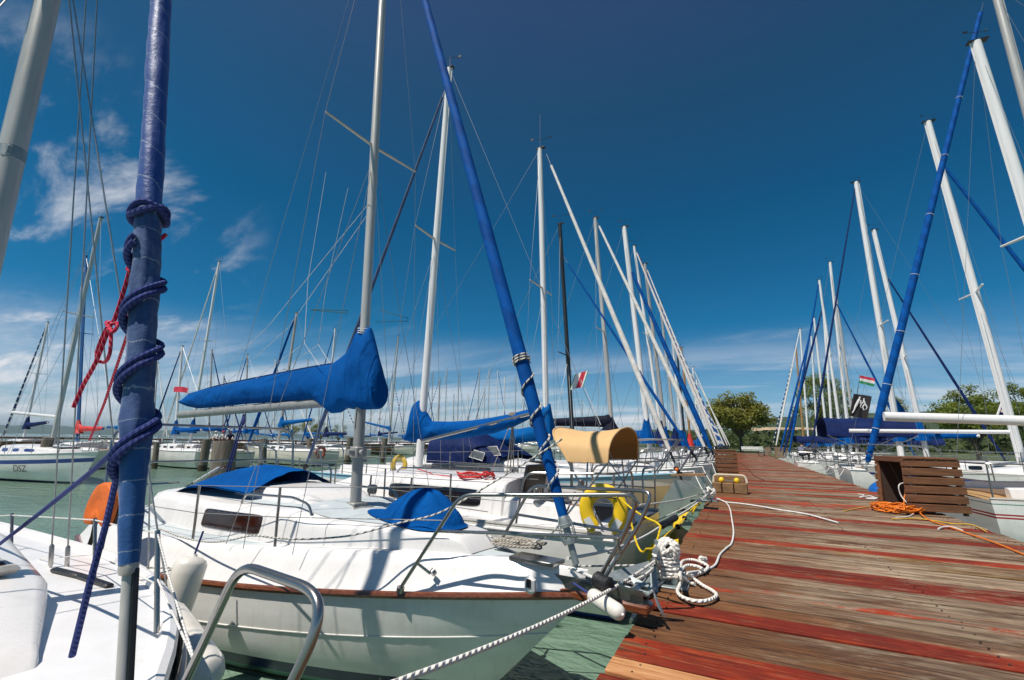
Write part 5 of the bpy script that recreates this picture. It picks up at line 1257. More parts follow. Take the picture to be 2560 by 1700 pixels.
for q in (.07, .16, .27, .39, .52, .65, .78):
    c = fl+(hl-fl)*q; sd_ = fz.orthogonal().normalized(); s3 = fz.cross(sd_); rr_ = .105*(.62+.38*min(1, q/.12))*(1-.45*max(0, q-.25)/.75)+.004
    MB().tube([c+(sd_*math.cos(a)+s3*math.sin(a))*rr_ for a in [i*math.pi/8 for i in range(16)]], .008, 5, closed=True).build('sail_tie', tie, rr2.root)
rr2.pulpit(.86, .6, fwd=.25); rr2.lifelines([1.2, 3.6, 5.5, 7.4, 9.2, 10.4], .55, sep=True)
# stern-to boat with the sloping white mast, boom and dark blue bimini
r3 = row_boat((2548, 1128), (2320, 304), 20.3, 'white sailboat with heavy white mast at the right edge and white boom over its stern', False, .115, whitemast, 'R', GRR, lod=1, stay=furl_blue, sr=.075, head=.87, boomz=2.3, ez=.02, blen=4.3, spread=((.45, .9),), zbase=1.4, F=(1.0, 1.2, 1.0))
def canopy(b, x0, x1, w, z0, z1, mat, label=None):
    rows = []
    for i in range(13):
        u = i/12; x = x0+(x1-x0)*u
        rows.append([(x, w*math.cos(math.pi*j/14), z0+(z1-z0)*max(0, math.sin(math.pi*j/14))**.5-.05*math.sin(math.pi*u*2)**2) for j in range(15)])
    g = MB(); g.grid(rows); g.grid([[Vector(p)-Vector((0, 0, .015)) for p in r] for r in rows]); o = g.build('sunshade', mat, b.root, 60)
    for sg in (1, -1):
        f = MB()
        for xa, xb in ((x0, x1-.3), (x1, x0+.3), ((x0+x1)/2, (x0+x1)/2)): f.tube([(xa, sg*w, z0), (xb, sg*w*.98, b.dz(max(0, (x0+x1)/2)))], .016, 6)
        f.build('canopy_frame', steel, b.root)
    return o
r4 = row_boat((2310, 1110), (2185, 575), 23.4, 'white sailboat with thin white mast and dark blue furled sail sloping down to the right', False, .085, whitemast, 'R', GRR, lod=1, stay=furl_navy, sr=.05, head=.80, boomz=2.2, cover=blue, spread=((.42, .7),))
r5 = row_boat((2250, 1120), (2140, 455), 26.6, 'white sailboat with tall white mast and thin dark blue stay dropping straight to the pier', True, .12, whitemast, 'R', GRR, lod=1, stay=furl_navy, sr=.05, foot=aty(2030, 1112, 26.4), boomz=2.2, cover=blue, spread=((.45, .9),))
r6 = row_boat((2120, 1070), (2075, 655), 30.5, 'white sailboat with slim white mast and short blue furled sail behind the black pirate flag', False, .085, whitemast, 'R', GRR, stay=furl_blue, sr=.06, head=.8, boomz=2.1, cover=blue)
r7 = row_boat((2135, 1070), (2090, 740), 34, 'white sailboat with grey mast, fourth past the heavy white mast on the right', True, .08, alu, 'R', GRR, stay=None, boomz=2.1, cover=navyc)
r8 = row_boat((2100, 1070), (2048, 700), 38, 'white sailboat with plain white mast and steep medium blue furled sail on the right', True, .09, whitemast, 'R', GRR, stay=furl_blue, sr=.085, foot=aty(1972, 1140, 37.8), boomz=2.1, cover=blue)
r9 = row_boat((2080, 1075), (2058, 765), 42, 'white sailboat with deep blue furled sail reaching down beside the distant box', True, .09, whitemast, 'R', GRR, stay=furl_navy, sr=.11, foot=aty(1958, 1138, 41.5), boomz=2.1, cover=blue)
r10 = row_boat((2066, 1080), (2035, 795), 46.5, 'white sailboat with narrow white mast near the far right end of the pier', True, .085, whitemast, 'R', GRR, stay=furl_blue, sr=.09, foot=aty(1950, 1132, 46), boomz=2.0, cover=blue2)
r11 = row_boat((2020, 1085), (2000, 822), 51.5, 'white sailboat with white furled sail leaning over the distant box', True, .085, whitemast, 'R', GRR, stay=furl_white, sr=.08, foot=aty(1939, 1120, 51), boomz=2.0, cover=blue)
r12 = row_boat((2008, 1085), (1990, 870), 57, 'white sailboat with orange varnished wooden mast far along the right side', True, .10, woodmast, 'R', GRR, stay=furl_dash, sr=.06, foot=aty(1932, 1112, 57), boomz=2.0, cover=navyc)
r13 = row_boat((2042, 1085), (2028, 840), 63, 'white sailboat last on the right side of the pier with pale mast', True, .09, whitemast, 'R', GRR, stay=None, boomz=2.0, cover=blue)
canopy(r4, -.1, 2.7, 1.35, 2.2, 2.95, navyc)
for b_, (x0, x1) in ((r6, (.1, 1.9)), (r7, (.3, 1.8)), (r10, (.3, 1.8))): canopy(b_, x0, x1, 1.0, 2.0, 2.35, navyc)
# blue sail standing in a triangle behind the right hand masts
tri = MB(); a_, b_c, c_ = aty(2232, 985, 27.6), aty(2290, 1062, 27.6), aty(2240, 1062, 27.6); rows = []
for i in range(9):
    u = i/8; rows.append([a_.lerp(c_, u)+(b_c-c_)*u*j/6+Vector((0, .25*math.sin(math.pi*j/6)*u, 0)) for j in range(7)])
tri.grid(rows); tri.grid([[p+Vector((0, .012, 0)) for p in r] for r in rows]); o = tri.build('riding_sail', blue2); o.parent = r4.root; o.matrix_parent_inverse = r4.I
# ---------------------------------------------------------------- across the harbour on the left
GF = 'sailboats across the harbour on the left'
def far_boat(mt, mb, dist_pt, label, heading, L, mr, mmat, group=GF, **k):
    """mast top/base pixels; dist_pt = (px, py) of the mast foot's place on the water"""
    w0 = atz(dist_pt[0], dist_pt[1], 0); Y = w0.y
    base = aty(mb[0], mb[1], Y); top = aty(mt[0], mt[1], Y); d = top-base; base = base+d*((1.15-base.z)/d.z)
    mx = L*.58; sgn = 1 if heading == 0 else -1
    org = (base.x-sgn*mx, Y); tl = Vector((sgn*(top.x-org[0]), 0, top.z))
    return generic('sailboat', label, org, 0 if sgn > 0 else math.pi, L, min(1.4, .9+.055*L), (.9, 1.12, .92), mx, 1.15, tl, mr, mmat, group=group, **k)
f1 = far_boat((252, 545), (130, 1110), (110, 1200), 'white sailboat with dark blue hull band and blue window stripe at the left edge', 0, 8.6, .085, alu, stripes=(('s', .20, .34, bluehull),), wins=3, boomz=2.35, blen=4.3, boomm=whitemast, cover=None, ez=.22, stay=None, winm=bluehull)
f1.text('DSZ', f1.loc(aty(17, 1160, f1.M.translation.y-1.25)).x, .46, .34, pm('grey_lettering', (.12, .12, .13), .5))
f2 = far_boat((215, 640), (195, 1085), (330, 1176), 'cream sailboat with dark red bottom and red sail bag behind the furled foreground sail', math.pi, 7.6, .09, pm('blue_mast_wrap', (.015, .12, .34), .5), hullm=cream, bootm=maroon, wins=1, boomz=1.9, cover=redc, stay=None)
f3 = far_boat((548, 655), (480, 1075), (470, 1165), 'white sailboat with dark sheer line, square ports and blue sail cover across the harbour', math.pi, 7.6, .085, whitemast, hullm=cream, stripes=(('s', .10, .125, navy),), wins=4, cover=blue, boomz=2.05, blen=3.6, stay=furl_white, sr=.05)
f3.text('CRe', f3.L*.46, .52, .36, pm('dark_script', (.03, .035, .06), .5), side=1, shear=.3)
f4 = far_boat((742, 782), (700, 1080), (722, 1160), 'cream sailboat with blue boom cover raised on its mast and red horseshoe on the stern', math.pi, 8.0, .10, greymast, hullm=cream, wins=3, cover=blue2, boomz=2.6, blen=3.2, ez=.35, stay=furl_blue, sr=.12)
f5 = far_boat((838, 821), (815, 1080), (880, 1153), 'pale sailboat with dark cabin opening right of the red horseshoe', math.pi, 7.0, .08, whitemast, hullm=cream, wins=2, cover=navyc, boomz=2.0, stay=furl_blue, sr=.06)
f6 = far_boat((996, 840), (975, 1072), (1010, 1137), 'long cream sailboat with thin dark line and blue boom cover sloping up to the left', 0, 11, .12, alu, hullm=cream, stripes=(('s', .14, .18, navy),), wins=1, cover=blue2, boomz=3.0, blen=5.0, ez=1.0, stay=None)
f7 = far_boat((456, 865), (440, 1060), (545, 1172), 'white sailboat partly behind the thick grey piling across the harbour', math.pi, 7.2, .08, whitemast, wins=3, cover=blue, boomz=1.95, stay=furl_navy, sr=.05)
ordw = ['first', 'second', 'third', 'fourth', 'fifth', 'sixth', 'seventh', 'eighth', 'ninth', 'tenth', 'eleventh', 'twelfth', 'thirteenth', 'fourteenth', 'fifteenth', 'sixteenth', 'seventeenth', 'eighteenth', 'nineteenth', 'twentieth']+['twenty '+q for q in ('first', 'second', 'third', 'fourth', 'fifth', 'sixth', 'seventh', 'eighth', 'ninth')]+['thirtieth']+['thirty '+q for q in ('first', 'second', 'third', 'fourth', 'fifth', 'sixth')]
fm_ = [(120, 805, 64, 1075), (318, 880, 300, 1070), (395, 905, 382, 1075), (530, 875, 522, 1078), (619, 886, 612, 1085), (689, 898, 684, 1085), (930, 905, 926, 1090), (980, 931, 976, 1085), (1086, 863, 1077, 1090), (1118, 902, 1112, 1090), (1147, 933, 1143, 1090), (1199, 922, 1192, 1090), (1225, 893, 1219, 1090), (770, 900, 764, 1085), (900, 915, 897, 1088), (560, 940, 556, 1085), (1290, 940, 1287, 1092), (1455, 1000, 1456, 1092)]
rnd = random.Random(77)
rq = random.Random(5)
fm_ += [(x, rq.uniform(925, 1005), x-rq.uniform(2, 7), 1088) for x in (590, 650, 735, 800, 860, 950, 1010, 1040, 1060, 1100, 1135, 1170, 1212, 1245, 1262, 1310)]
fm_.sort()
for i, (tx_, ty_, bx_, by_) in enumerate(fm_):
    X = (-44, -52, -60)[i % 3]; w0 = atx(bx_, 1105, X); Yv = min(w0.y, 78); 
    if Yv < 4: Yv = 6
    base = aty(bx_, by_, Yv); top = aty(tx_, ty_, Yv); d = top-base
    if abs(d.z) < .5: continue
    base = base+d*((1.15-base.z)/d.z); top.z = min(top.z, 16)
    L = rnd.uniform(6.8, 9.5); hd_ = rnd.choice((0, math.pi)); sgn = 1 if hd_ == 0 else -1; mx = L*.58
    org = (base.x-sgn*mx, Yv); tl = Vector((sgn*(top.x-org[0]), 0, top.z))
    generic('sailboat', 'sailboat carrying the %s mast from the left in the back row' % ordw[i], org, hd_, L, 1.3, (.95, 1.15, .95), mx, 1.15, tl, .085 if rnd.random() < .6 else .11, rnd.choice((whitemast, alu, greymast)), group=GF, wins=rnd.choice((1, 3)), cover=rnd.choice((blue, blue2, navyc, blue2)), boomz=rnd.uniform(1.9, 2.4), ez=rnd.uniform(.05, .5), stay=rnd.choice((furl_blue, furl_white, None, furl_navy, furl_dash)), sr=.07, hullm=rnd.choice((gel_hull, cream)), decor=False)
# the jetty those boats lie at
jm = pm('rusty_jetty_boards', (.26, .125, .06), .85, var=.25, vscale=3, dark=(.12, .055, .028))
jt = empty('jetty', (0, 0, 0), 0, 'long brown timber jetty with rail behind the boats across the harbour', 'jetty')
MB().box((-37.4, 44, .98), (.06, 92, .52)).build('side_board', jm, jt)
J = MB()
for X in (-38.6,): J.box((X, 44, .62), (2.2, 92, .16)); J.box((X+1.1, 44, .35), (.10, 92, .34))
J.build('deck', jm, jt)
for z_ in (1.12, 1.42): MB().box((-39.5, 44, z_), (.06, 92, .12)).build('rail', jm, jt)
for i in range(31): MB().tube([(-39.5, -1+i*3.0, -1), (-39.5, -1+i*3.0, 1.5)], .08, 7).build('post', jm, jt)
# mooring piles
pile_m = pm('weathered_pile', (.20, .165, .125), .9, var=.25, vscale=5, stretch=(3, 3, .3), bump=.7, bscale=25, dark=(.09, .07, .05))
wetp = pm('wet_pile_foot', (.06, .042, .018), .6, var=.3, vscale=8)
plist = [((92, 1203), (122, 1094), 25, 'leaning mooring pile in front of the white hull at the left edge'), ((505, 1178), (518, 1098), 22, 'grey mooring pile in front of the cream hull with square ports'), ((655, 1172), (659, 1097), 20, 'mooring pile in front of the bow of the raised boom boat'), ((774, 1162), (776, 1098), 18, 'mooring pile behind the pale blue furled stay across the harbour'), ((868, 1160), (876, 1094), 17, 'mooring pile partly behind the mast of the brown railed boat'), ((957, 1156), (963, 1096), 15, 'mooring pile wrapped in black rubber by the long cream hull'), ((1098, 1150), (1100, 1095), 12, 'thin mooring pile beside the stout one right of the white mast'), ((386, 1172), (392, 1108), 14, 'short mooring pile behind the furled foreground sail')]
for (bx_, by_), (tx_, ty_), wpx, lb in plist:
    p = atz(bx_, by_, 0); t = aty(tx_, ty_, p.y); dp = (p-CAM).dot(CAM_R @ Vector((0, 0, -1))); rad = wpx/FPX*dp/2*.9
    r = empty('mooring_pile', p, 0, lb, 'piling', 'mooring piles'); t = t-p; d = t.normalized()
    MB().tube([d*-1.5, d*.01, d*.30], rad*1.02, 14).build('wet_foot', wetp, r)
    MB().tube([d*.30]+[d*(.3+(t.length-.3)*q) for q in (.3, .6, 1)], [rad*(1+.04*fbm(i, bx_)) for i in range(4)], 16).build('shaft', pile_m, r)
for (bx_, by_, Y_), (tx_, ty_), wpx, lb in (((548, 1260, 6.1), (563, 1103), 56, 'stout grey timber pile just behind the stern of the brown railed boat'), ((1082, 1170, 9.4), (1086, 1098), 26, 'stout brown pile right of the white mast with red line')):
    p = aty(bx_, by_, Y_); t = aty(tx_, ty_, Y_); d = (t-p).normalized(); dp = (p-CAM).dot(CAM_R @ Vector((0, 0, -1))); rad = wpx/FPX*dp/2
    p0 = p-d*((p.z+1.2)/d.z); r = empty('mooring_pile', p0, 0, lb, 'piling', 'mooring piles'); Ln = (t-p0).length
    MB().tube([d*Ln*q for q in (0, .3, .6, .97, 1.0)], [rad*1.03, rad*1.02, rad, rad, rad*.93], 22).build('shaft', pile_m, r)
# horseshoe on the fourth far boat, orange float by the stern
horseshoe('horseshoe_buoy', aty(802, 1130, f4.M.translation.y-.8), (0, -1, 0), (0, 0, 1), .30, .11, pm('faded_red_vinyl', (.55, .09, .04), .5), 'orange red horseshoe lifebuoy on the stern of a far boat', gap=.8, patch=False)
# ---------------------------------------------------------------- things on and along the pier
def on(px, py, dz=0.0): p = atz(px, py, PZ+dz); return p
galv = dull
def bollard(c, label, s=1.0):
    r = empty('bollard', c, 0, label, 'bollard', 'mooring bollards on the pier edge')
    b = MB(); b.box((0, 0, .006*s), (.30*s, .20*s, .012*s), bev=.003); b.box((-.17*s, 0, -.05), (.012*s, .20*s, .11), bev=.003); b.build('base_plate', galv, r)
    MB().tube([(-.045*s, 0, .01), (-.045*s, 0, .30*s)], .032*s, 14).build('post', galv, r); MB().tube([(.055*s, 0, .01), (.055*s, 0, .30*s)], .032*s, 14).build('post', galv, r)
    q = MB(); q.tube([(-.05*s, -.15*s, .25*s), (-.05*s, .15*s, .25*s)], .02*s, 10); q.build('cross_bar', galv, r); return r
c1 = on(1668, 1462); bollard(c1, 'galvanised mooring bollard nearest the camera, buried under a big ball of white rope')
c2 = on(1772, 1252); bollard(c2, 'second galvanised mooring bollard along the left edge with a smaller rope ball')
def ropeball(c, R, r, label, seed, n=9):
    rnd = random.Random(seed); P = []
    for i in range(n):
        ax = Vector((rnd.uniform(-.5, .5), rnd.uniform(-1, 1), rnd.uniform(-.3, .5))).normalized(); ax = (ax+Vector((0, .5, 0)) if i % 2 else ax+Vector((.8, 0, .1))).normalized()
        u = ax.orthogonal().normalized(); v = ax.cross(u); rr = R*(.78+.22*(i/n)); off = ax*R*rnd.uniform(-.35, .35)
        for k in range(10):
            a = 6.283*k/10; P.append(Vector(c)+off+(u*math.cos(a)+v*math.sin(a))*math.sqrt(max(.2, 1-(off.length/R)**2))*rr)
    o = MB(); o.tube(crv(P, 4), r, 9); return tag(o.build('rope', rope_w), label, 'rope')
bc1 = aty(1669, 1375, c1.y)
ropeball(bc1, .082, .0135, 'thick white mooring rope wound into a ball on the nearest bollard', 5, 13)
line('rope', crv([bc1+Vector((.02, 0, -.06)), c1+Vector((.03, -.02, .22)), c1+Vector((-.06, -.03, .16)), c1+Vector((.0, .05, .12)), c1+Vector((.07, -.03, .10)), c1+Vector((-.05, -.05, .07))], 6), .0130, rope_w, 'white rope turns round the foot of the nearest bollard')
P = []
for i in range(90): a = i*.42; P.append(c1+Vector((math.cos(a)*(.088+.012*fbm(i*.3)), math.sin(a)*(.062+.012*fbm(i*.3, 5)), .05+.15*(i/89)+.02*fbm(i*.2, 3))))
line('rope', P, .0125, rope_w, 'white rope wound tightly round both posts of the nearest bollard below the ball')
G = .019
line('rope', crv([on(1700, 1445, .12), on(1703, 1409, .05), on(1713, 1401, G), on(1734, 1400, G), on(1755, 1407, G+.02), on(1770, 1416, G+.01), on(1761, 1428, G), on(1734, 1437, G), on(1715, 1442, .05), on(1703, 1430, .06), on(1716, 1414, G+.035), on(1743, 1416, G+.035), on(1757, 1423, G+.03)], 6), .0125, rope_w, 'upper white rope loop lying on the planks beside the nearest bollard', n=10)
line('rope', crv([on(1690, 1440, .14), on(1704, 1450, .05), on(1698, 1466, G), on(1694, 1480, G), on(1708, 1494, G), on(1740, 1503, G), on(1771, 1501, G), on(1791, 1489, G), on(1781, 1477, G), on(1758, 1464, G), on(1733, 1446, G+.015), on(1716, 1432, .09)], 7), .0125, rope_w, 'lower white rope loop lying on the planks beside the nearest bollard', n=10)
line('rope', crv([on(1697, 1437, .12), on(1712, 1448, .05), on(1724, 1456, G), on(1737, 1461, G)], 6), .0125, rope_w, 'short white rope end tucked between the two loops by the bollard', n=10)
kn = tangle(on(1758, 1405, .03), .035, .03, .04, 22, .0115, rope_w, 'white knot at the top of the upper rope loop', 9, turns=4)
line('rope', crv([on(1576, 1556, -.12), on(1580, 1545, .01), on(1600, 1500, .012), on(1640, 1460, .02), on(1682, 1440, .03), on(1720, 1432, .05), on(1762, 1425, .012), on(1788, 1412, .01), on(1800, 1386, .01), on(1816, 1370, .01), on(1829, 1358, .01), on(1834, 1330, .01), on(1830, 1300, .01), on(1824, 1270, .01), on(1812, 1254, .012), on(1788, 1246, .05)], 6), .0095, rope_p, 'thin white line winding along the planks between the two bollards', n=8)
line('rope', crv([on(1584, 1542, .010), on(1612, 1496, .012), on(1640, 1468, .014), on(1660, 1450, .03), on(1668, 1436, .06)], 6), .008, rope_p, 'second thin white line running over the pier edge below the nearest bollard', n=8)
bc2 = aty(1775, 1231, c2.y)
ropeball(bc2, .095, .015, 'white rope ball on the second bollard along the pier', 8, 8)
line('rope', crv([bc2-Vector((0, 0, .08)), on(1795, 1247, .03), on(1815, 1255, .012), on(1852, 1259, .012), on(1900, 1266, .012), on(1950, 1275, .012), on(2010, 1284, .012), on(2060, 1297, .012), on(2095, 1307, .012)], 6), .013, rope_p, 'white line running from the second bollard right across the planks')
bowp = b1.wld((b1.L-.15, .02, b1.dz(b1.L)+.04))
e_ = aty(880, 1745, 1.0)
line('rope', sag(bc1+Vector((-.08, -.05, -.07)), e_, .05, 30), .0092, rope_w, 'thick twisted white mooring rope running from the nearest bollard to the lower left', n=10)
line('rope', sag(c1+Vector((-.06, 0, .13)), aty(1540, 1462, 2.95), .03, 14), .0105, rope_w, 'white mooring rope from the bollard foot to the bow roller')
line('rope', sag(bowp, aty(1648, 1318, 5.6), .05)+[aty(1694, 1290, 6.9)]+sag(aty(1694, 1290, 6.9), bc2, .02)[1:], .011, rope_p, 'white line with a black snubber from the brown railed bow to the second bollard')
def snub(a, b, r, label):
    a, b = Vector(a), Vector(b); d = (b-a); o = MB(); o.tube([a+d*q for q in (0, .04, .12, .5, .88, .96, 1)], [r*.4, r*.8, r, r*.86, r, r*.8, r*.4], 12); 
    return tag(o.build('snubber', rubber), label, 'snubber', 'black rubber mooring snubbers')
snub(aty(1648, 1317, 5.6), aty(1692, 1292, 6.85), .042, 'black rubber snubber threaded on the line left of the yellow bumper')
snub(aty(1487, 1445, 2.85), aty(1528, 1466, 2.8), .045, 'black rubber snubber lying at the bow roller of the brown railed boat')
line('rope', [b1.wld(ft+Vector((-.05, -.03, .03))), aty(1488, 1446, 2.85)], .009, rope_p, 'white line from the foot of the blue furled sail to the black snubber')
line('rope', sag(aty(240, 1417, 2.15), bc1+Vector((-.07, 0, .03)) if False else aty(1640, 1412, 3.7), .02, 20), .0068, rope_f, 'flecked grey line stretched along the white topside to the nearest bollard')
P = [plane(b1, x, y, -.98+.0*i) if x < 800 else plane(b1, x, y, -.70) for i, (x, y) in enumerate(((400, 1322), (455, 1343), (520, 1355), (575, 1350), (631, 1339), (690, 1345), (751, 1348)))]+[plane(b1, x, y, yy) for x, y, yy in ((820, 1345, -.82), (891, 1336, -.7), (996, 1308, -.5), (1101, 1281, -.38), (1230, 1208, -.2), (1340, 1140, -.08), (1405, 1098, -.06))]
line('rope', crv([b1.wld(p) for p in P], 5), .0062, rope_f, 'flecked grey sheet looping from the blue furled sail back along the cabin side')
line('rope', crv([b1.wld(plane(b1, x, y, .1)) for x, y in ((1438, 1230), (1400, 1310), (1350, 1350), (1290, 1360), (1235, 1345), (1200, 1330))], 5), .0062, rope_f, 'flecked line hanging in a curve from the blue furled sail onto the foredeck')
for a_, b_c, lb in ((aty(1545, 1340, 4.75), bc2, 'long thin line from the stern with the yellow buoy to the second bollard'), (aty(1600, 1262, 5.0), bc2+Vector((0, .05, .03)), 'upper thin line from the sunshade boat to the second bollard'), (b3.wld((L3-.1, -.1, b3.dz(L3))), bc2+Vector((.02, .05, 0)), 'white line from the pale blue striped bow to the second bollard'), (b3.wld((L3-.1, .1, b3.dz(L3))), on(1790, 1190, .1), 'white line from the pale blue striped bow to the left wooden box')):
    line('rope', sag(a_, b_c, .04), .008, rope_p, lb)
tangle(b1.wld((4.75, .12, b1.dz(4.75)+.03)), .22, .07, .05, 40, .0085, rope_g, 'weathered rope hank lying on the foredeck beside the blue furled sail', 4, turns=9)
# galvanised mooring arm reaching from the pier edge
arm = empty('mooring_bracket', (PL, 3.62, .72), 0, 'grey galvanised steel arm sticking out from the pier edge beside the bow roller', 'bracket')
A = MB(); o = Vector((PL, 3.62, .72))
def pl3(pts): return [Vector(p)-o for p in pts]
A.poly(pl3([aty(1488, 1440, 3.35), aty(1622, 1402, 3.7), aty(1636, 1424, 3.68), aty(1500, 1470, 3.3)]), (0, .012, -.012)); A.build('plate', galv, arm)
for p, q in (((1632, 1418, 3.68), (1640, 1520, 3.55)), ((1560, 1440, 3.5), (1590, 1510, 3.45)), ((1590, 1512, 3.45), (1650, 1500, 3.6))):
    MB().bar(aty(*p)-o, aty(*q)-o, .05, .012).build('strut', galv, arm)
lp = MB(); lp.tube(crv([aty(1640, 1432, 3.7), aty(1630, 1405, 3.7), aty(1634, 1396, 3.7), aty(1648, 1402, 3.7), aty(1648, 1425, 3.7)], 5), .01, 8); tag(lp.build('shackle', steel), 'grey steel shackle at the end of the galvanised mooring arm', 'shackle')
# yellow bumper on the pier edge
yb_ = empty('pier_bumper', (PL-.05, 6.9, .56), 0, 'yellow plastic bumper strapped to the left edge of the pier', 'bumper')
Q = MB(); rows = []
for i in range(15):
    u = i/14; y = -1.0+2.0*u; rows.append([(-.03-.30*math.sin(math.pi*(.06+.94*j/9))**.7*(.85+.15*math.sin(u*9)), y*1.25, .12-.34*j/9) for j in range(10)])
Q.grid(rows); Q.poly([(-.0, -1.28, .13), (-.30, -1.28, .05), (-.36, -1.36, -.2), (0, -1.36, -.2)], (0, .05, 0)); Q.build('bumper_body', yellow, yb_)
for y in (-.3, .5): MB().box((-.12, y, .11), (.06, .04, .06), bev=.01).build('bumper_clip', blackp, yb_)
line('rope', crv([aty(1752, 1256, c2.y-.2), aty(1738, 1270, 7.6), aty(1730, 1285, 7.2), aty(1742, 1262, 8.2), aty(1725, 1278, 7.0), aty(1747, 1258, 8.6)], 5), .010, rope_y, 'tangled yellow line hanging over the edge below the second bollard')
# slatted wooden service boxes
boxw = pm('dark_oiled_slats', (.22, .088, .034), .6, var=.25, vscale=3, stretch=(1.2, 14, 14), bump=.35, bscale=22, dark=(.095, .036, .014))
boxp = pm('pale_slats', (.30, .20, .12), .7, var=.2, vscale=3, stretch=(1.2, 12, 12), bump=.3, bscale=22)
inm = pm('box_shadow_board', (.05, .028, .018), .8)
def wbox(c, yaw, W, D, H, label, n=6, m=None, open_side=True, taper=.93, lean=0.0):
    m = m or boxw; r = empty('service_box', c, yaw, label, 'wooden box', 'slatted wooden boxes on the pier')
    rnd = random.Random(label); bh = (H-.05)/n
    for face in ('front', 'back', 'right'):
        b = MB()
        for i in range(n):
            z = .03+bh*(i+.5); k = 1-(1-taper)*(z/H); hh = bh-.026; j = rnd.uniform(-.006, .006)
            if face == 'front': b.box((j, -D/2*k, z), (W*k+.03, .026, hh), bev=.004)
            elif face == 'back': b.box((j, D/2*k, z), (W*k+.02, .026, hh), bev=.004)
            else: b.box((W/2*k-.016, 0, z), (.026, D*k-.06, hh), bev=.004)
        b.build('slats', m, r)
    for sx_ in (-1, 1):
        for sy in (-1, 1):
            k = taper; MB().bar((sx_*(W/2-.04), sy*(D/2-.045), 0), (sx_*(W/2-.04)*k, sy*(D/2-.045)*k, H-.03), .055, .055, bev=.004).build('corner_post', m, r)
    b = MB()
    nb2 = 5
    for i in range(nb2): b.box((-(W*taper)/2+(W*taper)*(i+.5)/nb2, 0, H-.012), (W*taper/nb2-.012, D*taper+.06, .03), bev=.004)
    b.build('lid', m, r)
    if open_side:
        b = MB(); b.box((-W/2*taper*.5-W*.22, -D/2*taper+.02, H-.045), (.05, .05, .04)); b.box((-W/2*taper+.01, 0, H-.05), (.03, D*taper, .06)); b.build('frame_rail', m, r)
        MB().box((0, D/2*taper-.06, H*.46), (W*.82, .03, H*.84)).build('shade_board', inm, r)  # dark board added to stand in for the shade inside the box
    else:
        b = MB()
        for i in range(n):
            z = .03+bh*(i+.5); k = 1-(1-taper)*(z/H); b.box((-W/2*k+.016, 0, z), (.026, D*k-.06, bh-.026), bev=.004)
        b.build('slats', m, r)
    return r
fl_ = on(2273, 1284); fr2_ = on(2422, 1290)
yw = R_(9); W_, D_, H_ = .80, 1.05, .875
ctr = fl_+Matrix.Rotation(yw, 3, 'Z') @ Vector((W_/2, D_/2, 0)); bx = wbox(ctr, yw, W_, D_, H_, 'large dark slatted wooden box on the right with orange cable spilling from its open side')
so_ = MB(); so_.box((-.12, -.2, .58), (.10, .10, .12), bev=.015); so_.tube([(-.18, -.22, .52), (-.24, -.24, .47)], .03, 10); so_.build('power_socket', pm('blue_socket_plastic', (.02, .12, .26), .4), bx)
tl_ = MB(); tl_.box((-.05, .1, .5), (.08, .12, .5), bev=.01); tl_.build('meter_cabinet', pm('grey_cabinet', (.25, .27, .28), .5), bx)
c3 = on(1790, 1193); wbox(c3+Vector((.33, .4, 0)), R_(2), .68, .72, .88, 'dark slatted wooden box standing on the left edge of the pier', open_side=False)
c4 = on(1940, 1146); wbox(c4+Vector((.45, .5, 0)), R_(2), .95, .9, 1.0, 'pale slatted wooden box far along the right edge of the pier', m=boxp, open_side=False)
c5 = on(1912, 1139); wbox(c5+Vector((.3, .5, 0)), 0, .8, .8, .95, 'grey brown wooden box beyond the pale one far along the right edge', m=boxp, open_side=False)
# timber step with yellow knobs
stc = on(1824, 1233)
ts = empty('timber_step', stc+Vector((0, .22, 0)), R_(-2), 'old timber block with two yellow knobs and a cream hose round it', 'timber block')
oldw = pm('old_scuffed_timber', (.30, .17, .075), .8, var=.3, vscale=4, stretch=(1, 6, 6), bump=.5, bscale=18)
for x_, w__ in ((-.245, .20), (-.02, .23), (.235, .26)): MB().box((x_, 0, .10), (w__-.012, .42, .20), bev=.008).build('block', oldw, ts)
MB().box((0, .16, .27), (.62, .09, .14), bev=.01).build('back_board', oldw, ts)
for x_ in (-.15, .16):
    b = MB(); b.ball((x_, -.02, .255), .058, 14, 10, sc=(1, 1, 1.1)); b.build('knob', yellow, ts)
MB().tube([(-.15, -.02, .25), (.16, -.02, .25)], .010, 8).build('knob_bar', steel, ts)
MB().tube(fil([(-.33, .12, .18), (-.31, .16, .36), (.33, .16, .36), (.36, .1, .2)], .08), .028, 10).build('cream_hose', pm('cream_hose_rubber', (.60, .52, .38), .6, var=.15), ts)
# cables and lines on the right
cc_ = on(2238, 1281)
cab = tangle(cc_+Vector((.05, .1, .012)), .34, .34, .11, 190, .0095, orangec, 'heap of bright orange cable on the planks at the foot of the large box', 12, cat='cable', turns=17)
line('cable', crv([cc_+Vector((.30, -.05, .03)), on(2310, 1292, .03), on(2335, 1305, .012), on(2370, 1316, .012), on(2420, 1334, .012), on(2480, 1354, .012), on(2570, 1390, .012), on(2680, 1430, .012)], 6), .0105, orangec, 'orange cable running from the heap to the right edge of the picture', 'cable')
line('cable', crv([cc_+Vector((.22, .1, .05)), on(2262, 1275, .1), bx.matrix_basis @ Vector((-.34, -.30, .22)), bx.matrix_basis @ Vector((-.24, -.24, .47))], 6), .0095, orangec, 'orange cable rising from the heap into the open box', 'cable')
whc = pm('white_cable', (.72, .70, .66), .5); yec = pm('yellow_cable', (.68, .42, .05), .5)
